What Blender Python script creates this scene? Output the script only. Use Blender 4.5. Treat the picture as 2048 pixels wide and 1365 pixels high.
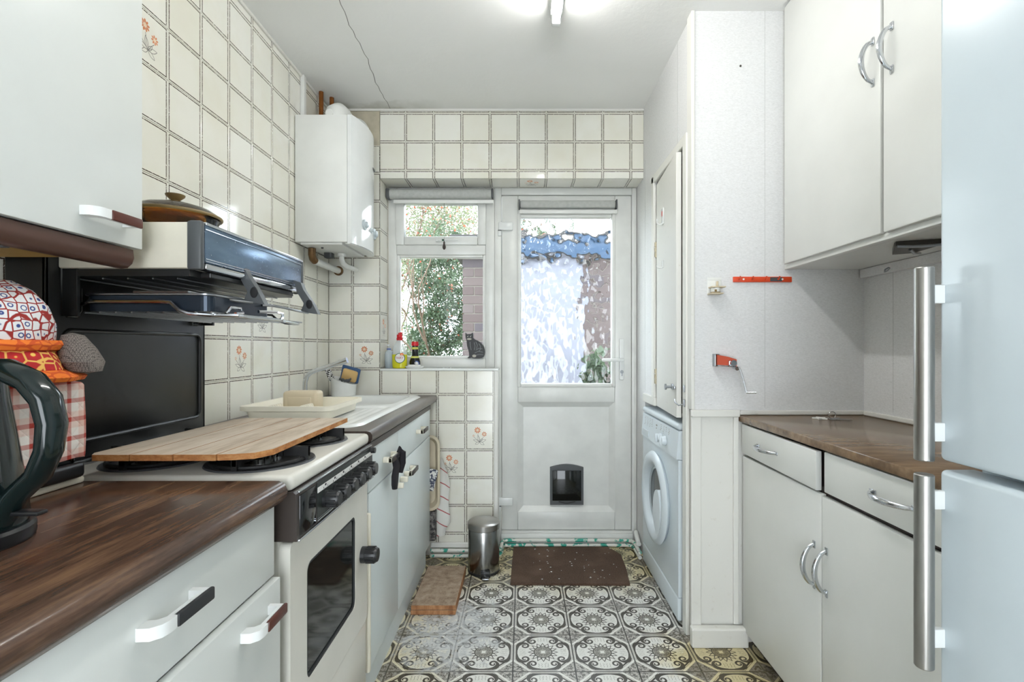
import bpy, bmesh, math, random
from mathutils import Vector, Matrix
random.seed(7)
PI = math.pi
sc = bpy.context.scene
for o in list(bpy.data.objects):
    bpy.data.objects.remove(o)
C = sc.collection

# ------------------------------------------------------------------ camera, sky, sun, exposure
cam_d = bpy.data.cameras.new('camera')
cam = bpy.data.objects.new('camera', cam_d); C.objects.link(cam)
cam.location = (0, 0, 1.1675); cam.rotation_euler = (PI/2, 0, 0)
cam_d.sensor_width = 36.0; cam_d.lens = 36.0*990/2048
cam_d.shift_x = -22/2048; cam_d.shift_y = 12.5/2048
cam_d.clip_start = 0.02
sc.camera = cam

W = bpy.data.worlds.new('sky'); sc.world = W; W.use_nodes = True
bg = W.node_tree.nodes['Background']
bg.inputs[0].default_value = (0.88, 0.945, 1.0, 1); bg.inputs[1].default_value = 7.4
sun_d = bpy.data.lights.new('sun', 'SUN'); sun = bpy.data.objects.new('sun', sun_d); C.objects.link(sun)
sun_d.energy = 7.0; sun_d.angle = 0.02; sun_d.color = (1.0, 0.94, 0.84)
sun.rotation_euler = Vector((-0.85, -0.10, -0.50)).to_track_quat('-Z', 'Y').to_euler()
sc.view_settings.view_transform = 'Standard'
sc.view_settings.look = 'None'
sc.view_settings.gamma = 1.0
sc.view_settings.use_curve_mapping = False
sc.view_settings.exposure = 0.27
TUBE_EMIT = 58.0

# ------------------------------------------------------------------ material helpers
def lin(c):
    return tuple(((x/255)/12.92 if x/255 <= 0.04045 else ((x/255+0.055)/1.055)**2.4) for x in c) + (1,)
class NT:
    def __init__(s, name):
        s.m = bpy.data.materials.new(name); s.m.use_nodes = True
        s.t = s.m.node_tree; s.n = s.t.nodes; s.l = s.t.links
        s.b = s.n['Principled BSDF']; s.out = s.n['Material Output']
    def node(s, typ, **kw):
        n = s.n.new(typ)
        for k, v in kw.items(): setattr(n, k, v)
        return n
    def link(s, a, b): s.l.new(a, b)
    def val(s, inp, v):
        if hasattr(v, 'is_linked') or hasattr(v, 'links'): s.link(v, inp)
        else: inp.default_value = v
    def math(s, op, a, b=0.0, c=0.0, clamp=False):
        n = s.node('ShaderNodeMath', operation=op, use_clamp=clamp)
        s.val(n.inputs[0], a); s.val(n.inputs[1], b)
        if len(n.inputs) > 2: s.val(n.inputs[2], c)
        return n.outputs[0]
    def mix(s, fac, a, b):
        n = s.node('ShaderNodeMix', data_type='RGBA')
        s.val(n.inputs[0], fac); s.val(n.inputs[6], a); s.val(n.inputs[7], b)
        return n.outputs[2]
    def coord(s, kind='Object', scale=(1, 1, 1), rot=(0, 0, 0)):
        tc = s.node('ShaderNodeTexCoord'); mp = s.node('ShaderNodeMapping')
        mp.inputs['Scale'].default_value = scale; mp.inputs['Rotation'].default_value = rot
        s.link(tc.outputs[kind], mp.inputs[0]); return mp.outputs[0]
    def pos(s, scale=(1, 1, 1), rot=(0, 0, 0)):
        g = s.node('ShaderNodeNewGeometry'); mp = s.node('ShaderNodeMapping')
        mp.inputs['Scale'].default_value = scale; mp.inputs['Rotation'].default_value = rot
        s.link(g.outputs['Position'], mp.inputs[0]); return mp.outputs[0]
    def noise(s, vec, scale, detail=3, rough=0.5):
        n = s.node('ShaderNodeTexNoise'); s.link(vec, n.inputs['Vector'])
        n.inputs['Scale'].default_value = scale; n.inputs['Detail'].default_value = detail
        n.inputs['Roughness'].default_value = rough
        return n.outputs[0]
    def ramp(s, fac, stops):
        n = s.node('ShaderNodeValToRGB'); s.link(fac, n.inputs[0]); e = n.color_ramp.elements
        while len(e) < len(stops): e.new(0.5)
        for i, (p, c) in enumerate(stops):
            e[i].position = p; e[i].color = c if len(c) == 4 else lin(c)
        return n.outputs[0]
    def step(s, x, lo, hi):
        n = s.node('ShaderNodeMapRange', clamp=True); s.link(x, n.inputs[0])
        n.inputs[1].default_value = lo; n.inputs[2].default_value = hi
        return n.outputs[0]
    def bump(s, h, strength=0.2, dist=0.002):
        n = s.node('ShaderNodeBump'); n.inputs['Strength'].default_value = strength
        n.inputs['Distance'].default_value = dist; s.link(h, n.inputs['Height'])
        s.link(n.outputs[0], s.b.inputs['Normal']); return n.outputs[0]
    def done(s, color=None, rough=None, metal=None, spec=None):
        if color is not None: s.val(s.b.inputs['Base Color'], color)
        if rough is not None: s.val(s.b.inputs['Roughness'], rough)
        if metal is not None: s.b.inputs['Metallic'].default_value = metal
        if spec is not None: s.b.inputs['Specular IOR Level'].default_value = spec
        return s.m

M = {}
def plain(name, rgb, rough=0.5, metal=0.0, var=0.06, vs=6.0, bump=0.0, bs=200.0, spec=None):
    t = NT(name); p = t.pos()
    n = t.noise(p, vs, 4)
    c = lin(rgb); d = tuple(max(0, x*(1-var)) for x in c[:3]) + (1,); u = tuple(min(1, x*(1+var*0.6)) for x in c[:3]) + (1,)
    col = t.mix(t.step(n, 0.3, 0.7), d, u)
    if bump: t.bump(t.noise(p, bs, 2), bump, 0.001)
    M[name] = t.done(col, rough, metal, spec); return M[name]

plain('white_gloss', (226, 228, 226), 0.22)
plain('boiler_gloss', (228, 230, 229), 0.08)
plain('white_satin', (226, 227, 223), 0.38)
plain('cab_left', (219, 222, 218), 0.30, var=0.03)
plain('cab_sink', (216, 224, 224), 0.30, var=0.03)
plain('cab_right', (222, 223, 219), 0.33, var=0.03)
plain('upvc', (220, 221, 217), 0.30, var=0.07, vs=9)
plain('cream', (234, 228, 210), 0.35)
plain('cream_dirty', (205, 193, 168), 0.5, var=0.14)
plain('cream_enamel', (220, 217, 207), 0.22, var=0.05)
plain('grill_cream', (214, 209, 192), 0.35, var=0.08, vs=14)
plain('beige', (206, 192, 165), 0.45)
plain('brown_plastic', (84, 40, 30), 0.35)
plain('brown_dark', (52, 40, 36), 0.4)
plain('pelmet', (78, 52, 42), 0.35)
plain('ply', (196, 160, 96), 0.6, var=0.12)
plain('black_gloss', (14, 15, 16), 0.08)
plain('black_enamel', (30, 31, 31), 0.33, var=0.35, vs=7)
plain('well_grey', (74, 76, 78), 0.3)
plain('black_plastic', (28, 29, 31), 0.35)
plain('iron', (24, 24, 25), 0.5)
plain('grey_plastic', (74, 77, 79), 0.42)
plain('panel_brown', (58, 50, 46), 0.35)
plain('panel_green', (40, 46, 44), 0.35)
plain('chrome', (205, 208, 212), 0.12, 1.0)
plain('chrome_dull', (165, 168, 172), 0.28, 1.0)
plain('steel', (150, 150, 148), 0.22, 1.0, var=0.2, vs=8)
plain('brushed', (168, 166, 162), 0.30, 1.0, var=0.1)
plain('copper', (156, 98, 52), 0.35, 0.9, var=0.3, vs=30)
plain('bronze', (110, 84, 56), 0.45, 0.7, var=0.3, vs=40)
plain('fridge_white', (204, 215, 221), 0.24, var=0.02)
plain('washer_white', (216, 225, 230), 0.24, var=0.03)
plain('washer_grey', (190, 200, 204), 0.3)
plain('red', (196, 22, 34), 0.35)
plain('red_rail', (212, 72, 34), 0.35)
plain('opener_red', (196, 84, 58), 0.4)
plain('blue_cap', (62, 92, 160), 0.4)
plain('paper', (236, 236, 232), 0.6)
plain('sticker_red', (186, 60, 52), 0.5)
plain('dark_text', (40, 40, 44), 0.6)
plain('text_red', (168, 34, 40), 0.5)
plain('label_green', (28, 84, 60), 0.5)
plain('label_yellow', (206, 206, 104), 0.5)
plain('orange', (226, 110, 40), 0.5)
plain('cloth_black', (26, 24, 30), 0.9, bump=0.3)
plain('cat_black', (26, 27, 28), 0.45)
plain('cat_grey', (120, 122, 124), 0.55)
plain('cat_light', (176, 172, 160), 0.55)
plain('plaster', (186, 178, 158), 0.9, var=0.16, vs=18, bump=0.4, bs=90)
plain('roller', (178, 180, 176), 0.8, var=0.1, vs=60)
plain('glass_dark', (18, 22, 20), 0.07, var=0.1)
plain('rubber', (38, 40, 42), 0.6)
plain('soap_white', (232, 233, 230), 0.25)
plain('sponge', (206, 172, 116), 0.9, bump=0.4)
plain('sponge_blue', (64, 92, 132), 0.9, bump=0.4)
plain('hinge', (186, 176, 152), 0.4, 0.5)
plain('wax', (120, 100, 60), 0.5)
plain('screw', (70, 66, 60), 0.4, 0.6)
plain('flower_orange', (206, 128, 82), 0.35)
plain('flower_line', (112, 108, 102), 0.4)
plain('flower_mid', (226, 206, 176), 0.35)
plain('crack', (120, 120, 116), 0.9)
plain('paper_seam', (186, 186, 184), 0.9)
plain('grout', (214, 210, 198), 0.9, var=0.12, vs=40)
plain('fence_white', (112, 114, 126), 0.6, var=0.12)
plain('fascia', (34, 62, 90), 0.5)
plain('roof_felt', (60, 58, 58), 0.9)
plain('path', (176, 168, 158), 0.9, var=0.2)
plain('bark', (92, 76, 64), 0.9, var=0.25, vs=20)
plain('mortar', (126, 120, 114), 0.9)

def m_water_pipe():
    t = NT('painted_pipe'); p = t.pos()
    n = t.noise(p, 22, 4, 0.6)
    col = t.mix(t.step(n, 0.54, 0.58), lin((216, 216, 208)), lin((36, 150, 128)))
    M['painted_pipe'] = t.done(col, 0.5)
m_water_pipe()

def m_wall_tile():
    t = NT('wall_tile')
    tc = t.node('ShaderNodeTexCoord'); sx = t.node('ShaderNodeSeparateXYZ'); t.link(tc.outputs['UV'], sx.inputs[0])
    u, v = sx.outputs[0], sx.outputs[1]
    du = t.math('MINIMUM', u, t.math('SUBTRACT', 1.0, u)); dv = t.math('MINIMUM', v, t.math('SUBTRACT', 1.0, v))
    d = t.math('MINIMUM', du, dv)
    p = t.pos()
    wob = t.math('MULTIPLY', t.math('SUBTRACT', t.noise(p, 260, 2), 0.5), 0.010)
    d2 = t.math('ADD', d, wob)
    line = t.math('MULTIPLY', t.step(d2, 0.027, 0.030), t.math('SUBTRACT', 1.0, t.step(d2, 0.048, 0.051)))
    brk = t.step(t.noise(p, 190, 2, 0.7), 0.34, 0.40)
    line = t.math('MULTIPLY', line, brk)
    oi = t.node('ShaderNodeObjectInfo')
    base = t.mix(oi.outputs['Random'], lin((228, 226, 214)), lin((234, 233, 225)))
    base = t.mix(t.step(t.noise(p, 7, 4), 0.45, 0.8), base, lin((224, 221, 206)))
    col = t.mix(line, base, lin((74, 62, 50)))
    t.bump(t.noise(p, 16, 2), 0.10, 0.004)
    M['wall_tile'] = t.done(col, 0.10)
m_wall_tile()

def floor_wear(t, base, yellow):
    """fading and staining of the vinyl: yellower where feet never wore it, bare grey patches by the sink"""
    p = t.pos(); s = t.node('ShaderNodeSeparateXYZ'); t.link(p, s.inputs[0])
    x, y = s.outputs[0], s.outputs[1]
    n = t.noise(p, 5.0, 5, 0.65)
    nn = t.math('MULTIPLY', t.math('SUBTRACT', n, 0.5), 0.5)
    back = t.step(t.math('ADD', y, nn), 2.30, 2.62)
    right = t.math('MULTIPLY', t.step(t.math('ADD', x, nn), 0.50, 0.62), t.step(t.math('SUBTRACT', 2.06, y), 0.0, 0.10))
    left = t.math('MULTIPLY', t.step(t.math('SUBTRACT', -0.22, t.math('ADD', x, nn)), 0.0, 0.2), 0.7)
    k = t.math('MAXIMUM', t.math('MAXIMUM', back, right), left)
    col = t.mix(t.math('MULTIPLY', k, 0.8), base, yellow)
    dx = t.math('SUBTRACT', x, -0.30); dy = t.math('MULTIPLY', t.math('SUBTRACT', y, 2.03), 0.85)
    r = t.math('SQRT', t.math('ADD', t.math('MULTIPLY', dx, dx), t.math('MULTIPLY', dy, dy)))
    n2 = t.noise(p, 13.0, 6, 0.7)
    w = t.math('ADD', t.math('MULTIPLY', r, 1.0), t.math('MULTIPLY', t.math('SUBTRACT', n2, 0.5), 0.55))
    worn = t.math('MULTIPLY', t.math('SUBTRACT', 1.0, t.step(w, 0.14, 0.22)), t.step(t.noise(p, 46.0, 4, 0.7), 0.36, 0.52))
    col = t.mix(t.math('MULTIPLY', worn, 0.80), col, lin((196, 198, 199)))
    return col
def m_floor(name, rgb, yel):
    t = NT(name); c = floor_wear(t, lin(rgb), lin(yel)); p = t.pos()
    c2 = t.mix(t.step(t.noise(p, 60, 4, 0.7), 0.56, 0.75), c, t.mix(0.5, c, lin((120, 116, 108))))
    M[name] = t.done(c2, 0.30)
m_floor('lino_dark', (72, 68, 62), (70, 58, 28))
m_floor('lino_light', (232, 231, 225), (206, 190, 132))
m_floor('lino_mid', (160, 157, 148), (128, 112, 62))
m_floor('lino_joint', (58, 56, 54), (46, 40, 28))
def m_cornertri():
    t = NT('lino_corner'); p = t.pos()
    n = t.noise(p, 95, 4, 0.7)
    a = t.mix(t.step(n, 0.44, 0.52), lin((104, 101, 96)), lin((190, 187, 180)))
    M['lino_corner'] = t.done(floor_wear(t, a, t.mix(0.8, a, lin((96, 80, 42)))), 0.3)
m_cornertri()

def m_wood(name, dark, mid, light, rough, scale, rot=(0, 0, 0)):
    t = NT(name); p = t.pos(scale, rot)
    n = t.noise(p, 1.0, 6, 0.62)
    p2 = t.pos(tuple(q*5 for q in scale), rot); n2 = t.noise(p2, 1.0, 4, 0.6)
    v = t.math('ADD', t.math('MULTIPLY', n, 0.75), t.math('MULTIPLY', n2, 0.25))
    col = t.ramp(v, [(0.36, dark), (0.50, mid), (0.66, light)])
    t.bump(n2, 0.05, 0.001)
    M[name] = t.done(col, rough)
m_wood('worktop_dark', (54, 38, 30), (80, 58, 46), (116, 88, 66), 0.20, (40, 4.0, 40))
m_wood('worktop_sink', (52, 42, 38), (70, 58, 52), (92, 76, 66), 0.30, (30, 3, 30))
m_wood('worktop_right', (94, 74, 56), (124, 100, 76), (150, 124, 96), 0.18, (3, 16, 16), (0, 0, 0.25))
m_wood('board_wood', (172, 154, 134), (200, 184, 164), (214, 202, 186), 0.75, (20, 3.0, 20))
m_wood('board_edge', (140, 84, 40), (176, 118, 66), (200, 150, 96), 0.75, (30, 30, 60))
m_wood('chipboard', (122, 100, 82), (152, 132, 112), (176, 158, 138), 0.8, (30, 30, 30))
m_wood('chip_edge', (128, 84, 52), (160, 112, 74), (186, 140, 100), 0.85, (40, 40, 8))

def m_wallpaper():
    t = NT('wallpaper'); p = t.pos((1, 1, 1))
    fine = t.noise(t.pos((110, 110, 420)), 1.0, 3, 0.6)
    fleck = t.noise(t.pos((48, 48, 190)), 1.0, 4, 0.75)
    base = t.mix(t.step(fine, 0.3, 0.7), lin((212, 212, 211)), lin((228, 228, 228)))
    col = t.mix(t.step(fleck, 0.64, 0.72), base, lin((176, 176, 174)))
    col = t.mix(t.math('MULTIPLY', t.step(t.noise(p, 2.2, 4), 0.55, 0.8), 0.35), col, lin((214, 220, 222)))
    t.bump(fine, 0.12, 0.001)
    M['wallpaper'] = t.done(col, 0.7)
m_wallpaper()
def m_ceiling():
    t = NT('ceiling_paint'); p = t.pos()
    n = t.noise(p, 34, 4, 0.6)
    col = t.mix(t.step(t.noise(p, 1.6, 3), 0.4, 0.8), lin((236, 236, 234)), lin((228, 228, 224)))
    s = t.node('ShaderNodeSeparateXYZ'); t.link(p, s.inputs[0])
    damp = t.math('MULTIPLY', t.step(t.math('ADD', s.outputs[1], t.math('MULTIPLY', t.noise(p, 9, 4), 0.22)), 2.78, 2.90),
                  t.step(t.math('SUBTRACT', -0.55, s.outputs[0]), -0.12, 0.12))
    col = t.mix(t.math('MULTIPLY', damp, 0.7), col, lin((150, 148, 126)))
    t.bump(n, 0.35, 0.003)
    M['ceiling_paint'] = t.done(col, 0.85)
m_ceiling()
def m_painted():
    t = NT('painted_wood'); p = t.pos()
    n = t.noise(p, 30, 5, 0.7)
    col = t.mix(t.step(n, 0.62, 0.80), lin((224, 223, 217)), lin((200, 195, 184)))
    M['painted_wood'] = t.done(col, 0.42)
m_painted()
def m_mat():
    t = NT('coir'); p = t.pos()
    n = t.noise(p, 240, 3, 0.7)
    col = t.mix(t.step(n, 0.35, 0.7), lin((58, 42, 32)), lin((108, 84, 68)))
    col = t.mix(t.step(t.noise(p, 5, 3), 0.5, 0.8), col, lin((116, 92, 76)))
    t.bump(n, 0.9, 0.004)
    M['coir'] = t.done(col, 0.95)
m_mat()
def m_gingham():
    t = NT('gingham'); p = t.coord('Object')
    s = t.node('ShaderNodeSeparateXYZ'); t.link(p, s.inputs[0])
    q = t.math('ADD', s.outputs[0], s.outputs[1])
    def band(x, per, w, off=0.0):
        f = t.math('FRACT', t.math('DIVIDE', t.math('ADD', x, 10.0+off), per))
        return t.math('SUBTRACT', 1.0, t.step(f, w, w+0.03))
    h, v = s.outputs[2], q
    red = t.math('MULTIPLY', t.math('ADD', band(h, 0.036, 0.22), band(v, 0.036, 0.22)), 0.62, clamp=True)
    pink = t.math('MULTIPLY', t.math('ADD', band(h, 0.072, 0.42, 0.012), band(v, 0.072, 0.42, 0.012)), 0.28, clamp=True)
    col = t.mix(pink, lin((238, 232, 224)), lin((222, 150, 122)))
    col = t.mix(red, col, lin((178, 62, 50)))
    d1 = t.math('SINE', t.math('MULTIPLY', t.math('ADD', q, h), 87.3)); d2 = t.math('SINE', t.math('MULTIPLY', t.math('SUBTRACT', q, h), 87.3))
    quilt = t.math('MINIMUM', t.math('ABSOLUTE', d1), t.math('ABSOLUTE', d2))
    t.bump(t.math('POWER', quilt, 0.5), 0.4, 0.004)
    M['gingham'] = t.done(col, 0.9)
m_gingham()
def m_fabric_cells(name, scale, a, b, c, edge):
    t = NT(name); p = t.coord('Object', (scale, scale, scale))
    v = t.node('ShaderNodeTexVoronoi'); t.link(p, v.inputs['Vector']); v.inputs['Scale'].default_value = 1.0
    v.inputs['Randomness'].default_value = 0.35
    e = t.node('ShaderNodeTexVoronoi', feature='DISTANCE_TO_EDGE'); t.link(p, e.inputs['Vector']); e.inputs['Scale'].default_value = 1.0
    e.inputs['Randomness'].default_value = 0.35
    col = t.mix(t.step(v.outputs['Distance'], 0.20, 0.24), lin(a), lin(b))
    col = t.mix(t.step(v.outputs['Distance'], 0.30, 0.34), col, lin(c))
    col = t.mix(t.step(e.outputs['Distance'], 0.05, 0.08), lin(edge), col)
    M[name] = t.done(col, 0.85)
m_fabric_cells('cosy_net', 62, (230, 228, 224), (52, 70, 130), (226, 226, 226), (150, 40, 34))
m_fabric_cells('cosy_red', 48, (236, 196, 96), (190, 36, 34), (176, 34, 36), (228, 180, 92))
m_fabric_cells('cosy_orange', 40, (236, 140, 48), (228, 108, 36), (232, 122, 40), (206, 84, 30))
m_fabric_cells('cosy_grey', 300, (92, 84, 78), (148, 138, 130), (120, 112, 106), (60, 54, 50))
def m_towel():
    t = NT('towel'); s = t.node('ShaderNodeSeparateXYZ'); t.link(t.pos(), s.inputs[0])
    f = t.math('FRACT', t.math('DIVIDE', t.math('ADD', s.outputs[2], t.math('MULTIPLY', s.outputs[0], 0.6)), 0.075))
    col = t.mix(t.math('SUBTRACT', 1.0, t.step(f, 0.06, 0.09)), lin((222, 221, 216)), lin((170, 70, 74)))
    M['towel'] = t.done(col, 0.95)
m_towel()
def m_pattern_card():
    t = NT('pattern_card'); n = t.noise(t.pos(), 70, 3, 0.6)
    M['pattern_card'] = t.done(t.mix(t.step(n, 0.48, 0.53), lin((222, 222, 218)), lin((54, 60, 84))), 0.6)
    t = NT('dark_print'); n = t.noise(t.pos(), 46, 4, 0.7)
    M['dark_print'] = t.done(t.mix(t.step(n, 0.44, 0.6), lin((40, 38, 40)), lin((132, 128, 124))), 0.7)
m_pattern_card()
def m_brush():
    t = NT('bristle_check')
    c = t.node('ShaderNodeTexChecker'); t.link(t.pos((1, 1, 1), (0.4, 0.5, 0.6)), c.inputs[0]); c.inputs['Scale'].default_value = 130
    c.inputs[1].default_value = lin((235, 235, 232)); c.inputs[2].default_value = lin((34, 34, 36))
    M['bristle_check'] = t.done(c.outputs[0], 0.6)
m_brush()
def m_front_blue():
    t = NT('grill_front'); p = t.pos()
    n = t.noise(t.pos((1, 3, 20)), 3, 4, 0.6)
    col = t.mix(n, lin((86, 106, 128)), lin((122, 142, 162)))
    spots = t.step(t.noise(p, 120, 2, 0.6), 0.68, 0.74)
    col = t.mix(t.math('MULTIPLY', spots, 0.6), col, lin((196, 200, 204)))
    M['grill_front'] = t.done(col, t.math('ADD', 0.22, t.math('MULTIPLY', spots, 0.3)), 0.75)
m_front_blue()
def m_clear(name, tint, fac=0.9):
    t = NT(name)
    tr = t.node('ShaderNodeBsdfTransparent'); tr.inputs[0].default_value = tint
    gl = t.node('ShaderNodeBsdfGlossy'); gl.inputs['Roughness'].default_value = 0.02
    fr = t.node('ShaderNodeFresnel'); fr.inputs[0].default_value = 1.45
    mx = t.node('ShaderNodeMixShader'); t.link(fr.outputs[0], mx.inputs[0])
    t.link(tr.outputs[0], mx.inputs[1]); t.link(gl.outputs[0], mx.inputs[2]); t.link(mx.outputs[0], t.out.inputs[0])
    M[name] = t.m
m_clear('amber_glass', (0.74, 0.52, 0.26, 1))
def m_soft_clear(name, rgb, fac):
    t = NT(name); tr = t.node('ShaderNodeBsdfTransparent'); mx = t.node('ShaderNodeMixShader'); mx.inputs[0].default_value = fac
    t.b.inputs['Base Color'].default_value = lin(rgb); t.b.inputs['Roughness'].default_value = 0.15
    t.link(tr.outputs[0], mx.inputs[1]); t.link(t.b.outputs[0], mx.inputs[2]); t.link(mx.outputs[0], t.out.inputs[0]); M[name] = t.m
m_soft_clear('bottle_clear', (232, 238, 242), 0.38)
m_soft_clear('bottle_blue', (206, 222, 236), 0.45)
m_clear('pane_glass', (0.96, 0.98, 0.98, 1))
def m_obscure():
    t = NT('obscure_glass')
    vec = t.pos((20, 300, 17))
    v = t.node('ShaderNodeTexVoronoi', feature='SMOOTH_F1'); t.link(vec, v.inputs['Vector']); v.inputs['Scale'].default_value = 1.0
    v.inputs['Smoothness'].default_value = 0.5
    n = t.noise(t.pos((22, 300, 9)), 1.0, 1)
    h = t.math('ADD', v.outputs['Distance'], t.math('MULTIPLY', n, 0.6))
    nb = t.bump(h, 0.7, 0.009)
    g = t.node('ShaderNodeBsdfRefraction'); g.inputs['IOR'].default_value = 1.22; g.inputs['Roughness'].default_value = 0.0
    g.inputs[0].default_value = (0.97, 0.99, 1, 1); t.link(nb, g.inputs['Normal'])
    gl = t.node('ShaderNodeBsdfGlossy'); gl.inputs['Roughness'].default_value = 0.03; t.link(nb, gl.inputs['Normal'])
    mx = t.node('ShaderNodeMixShader'); mx.inputs[0].default_value = 0.05
    t.link(g.outputs[0], mx.inputs[1]); t.link(gl.outputs[0], mx.inputs[2]); t.link(mx.outputs[0], t.out.inputs[0])
    M['obscure_glass'] = t.m
m_obscure()
def m_liquid():
    t = NT('washing_liquid'); t.b.inputs['Subsurface Weight'].default_value = 0.3
    t.b.inputs['Subsurface Radius'].default_value = (0.02, 0.02, 0.005)
    M['washing_liquid'] = t.done(lin((210, 206, 40)), 0.2)
m_liquid()
def m_leaf(name, a, b):
    t = NT(name); n = t.noise(t.pos(), 9, 3)
    col = t.mix(n, lin(a), lin(b))
    tr = t.node('ShaderNodeBsdfTranslucent'); t.link(col, tr.inputs[0])
    t.val(t.b.inputs['Base Color'], col); t.b.inputs['Roughness'].default_value = 0.3
    mx = t.node('ShaderNodeMixShader'); mx.inputs[0].default_value = 0.45
    t.link(t.b.outputs[0], mx.inputs[1]); t.link(tr.outputs[0], mx.inputs[2]); t.link(mx.outputs[0], t.out.inputs[0])
    M[name] = t.m
m_leaf('leaf_dark', (58, 78, 62), (96, 112, 86))
m_leaf('leaf_pale', (98, 110, 86), (136, 142, 114))
m_leaf('leaf_red', (176, 72, 52), (190, 110, 88))
m_leaf('grass', (108, 128, 78), (150, 160, 110))
def m_brick():
    t = NT('brick'); oi = t.node('ShaderNodeObjectInfo')
    c = t.ramp(oi.outputs['Random'], [(0.0, (74, 64, 64)), (0.4, (84, 75, 74)), (0.75, (64, 61, 68)), (1.0, (104, 93, 86))])
    c = t.mix(t.math('MULTIPLY', t.noise(t.pos(), 40, 4), 0.4), c, lin((90, 76, 74)))
    M['brick'] = t.done(c, 0.9)
m_brick()
def m_tube():
    t = NT('tube_glow'); e = t.node('ShaderNodeEmission'); e.inputs[0].default_value = (1.0, 0.99, 0.965, 1); e.inputs[1].default_value = TUBE_EMIT
    t.link(e.outputs[0], t.out.inputs[0]); M['tube_glow'] = t.m
m_tube()

# ------------------------------------------------------------------ mesh helpers
class MB:
    def __init__(s): s.v = []; s.f = []; s.m = []; s.mi = 0; s.uv = None
    def add(s, vs, fs):
        k = len(s.v); s.v += [tuple(p) for p in vs]
        for f in fs: s.f.append([i+k for i in f]); s.m.append(s.mi)
        return s
    def box(s, x0, x1, y0, y1, z0, z1, b=0.0, seg=2, fn=None):
        x0, x1 = min(x0, x1), max(x0, x1); y0, y1 = min(y0, y1), max(y0, y1); z0, z1 = min(z0, z1), max(z0, z1)
        if b <= 0:
            vs = [(x0,y0,z0),(x1,y0,z0),(x1,y1,z0),(x0,y1,z0),(x0,y0,z1),(x1,y0,z1),(x1,y1,z1),(x0,y1,z1)]
            fs = [(0,3,2,1),(4,5,6,7),(0,1,5,4),(1,2,6,5),(2,3,7,6),(3,0,4,7)]
        else:
            b = min(b, 0.49*min(x1-x0, y1-y0, z1-z0))
            bm = bmesh.new(); bmesh.ops.create_cube(bm, size=1.0)
            for v in bm.verts:
                v.co = Vector(((x0+x1)/2+v.co.x*(x1-x0), (y0+y1)/2+v.co.y*(y1-y0), (z0+z1)/2+v.co.z*(z1-z0)))
            bmesh.ops.bevel(bm, geom=bm.edges[:], offset=b, segments=seg, profile=0.5, affect='EDGES')
            bm.verts.index_update(); vs = [v.co[:] for v in bm.verts]; fs = [[v.index for v in f.verts] for f in bm.faces]; bm.free()
        if fn: vs = [fn(*p) for p in vs]
        return s.add(vs, fs)
    def cyl(s, p0, p1, r0, r1=None, n=20):
        r1 = r0 if r1 is None else r1
        return s.tube([p0, p1], [r0, r1], n)
    def tube(s, pts, r, n=10, closed=False, sq=(1, 1), up=None):
        pts = [Vector(p) for p in pts]; L = len(pts)
        rs = r if isinstance(r, (list, tuple)) else [r]*L
        rings = []; prev = None
        for i, p in enumerate(pts):
            if closed: d = pts[(i+1) % L]-pts[i-1]
            else: d = pts[min(i+1, L-1)]-pts[max(i-1, 0)]
            d.normalize()
            if prev is None:
                a = Vector(up) if up else (Vector((0,0,1)) if abs(d.z) < 0.9 else Vector((1,0,0)))
                prev = (a-d*a.dot(d)).normalized()
            else:
                prev = (prev-d*prev.dot(d)).normalized()
            bn = d.cross(prev)
            rings.append([p+prev*math.cos(2*PI*j/n)*rs[i]*sq[0]+bn*math.sin(2*PI*j/n)*rs[i]*sq[1] for j in range(n)])
        vs = [q for rg in rings for q in rg]; fs = []
        for i in range(L if closed else L-1):
            a, b = i*n, ((i+1) % L)*n
            for j in range(n): fs.append((a+j, a+(j+1) % n, b+(j+1) % n, b+j))
        if not closed: fs += [list(range(n))[::-1], list(range((L-1)*n, L*n))]
        return s.add(vs, fs)
    def lathe(s, c, prof, n=28, sx=1, sy=1, axis='z', fn=None):
        vs = []; fs = []
        for (r, h) in prof:
            for j in range(n):
                a = 2*PI*j/n; u, v = r*math.cos(a)*sx, r*math.sin(a)*sy
                q = {'z': (u, v, h), 'x': (h, u, v), 'y': (u, h, v)}[axis]
                q = (q[0]+c[0], q[1]+c[1], q[2]+c[2])
                vs.append(fn(*q) if fn else q)
        for i in range(len(prof)-1):
            for j in range(n): fs.append((i*n+j, i*n+(j+1) % n, (i+1)*n+(j+1) % n, (i+1)*n+j))
        if prof[0][0] > 1e-5: fs.append(list(range(n))[::-1])
        if prof[-1][0] > 1e-5: fs.append(list(range((len(prof)-1)*n, len(prof)*n)))
        return s.add(vs, fs)
    def prism(s, poly, mp, h0, h1):
        n = len(poly); vs = [mp(a, b, h0) for a, b in poly]+[mp(a, b, h1) for a, b in poly]
        fs = [list(range(n))[::-1], list(range(n, 2*n))]+[(i, (i+1) % n, n+(i+1) % n, n+i) for i in range(n)]
        return s.add(vs, fs)
    def poly(s, pts): return s.add(pts, [list(range(len(pts)))])
    def ribbon(s, pts, w, z=0.0):
        L = len(pts); ws = w if isinstance(w, (list, tuple)) else [w]*L; vs = []
        for i, p in enumerate(pts):
            a = pts[max(i-1, 0)]; b = pts[min(i+1, L-1)]; dx, dy = b[0]-a[0], b[1]-a[1]; l = math.hypot(dx, dy) or 1
            nx, ny = -dy/l*ws[i]/2, dx/l*ws[i]/2
            vs += [(p[0]+nx, p[1]+ny, z), (p[0]-nx, p[1]-ny, z)]
        return s.add(vs, [(2*i, 2*i+1, 2*i+3, 2*i+2) for i in range(L-1)])
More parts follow.
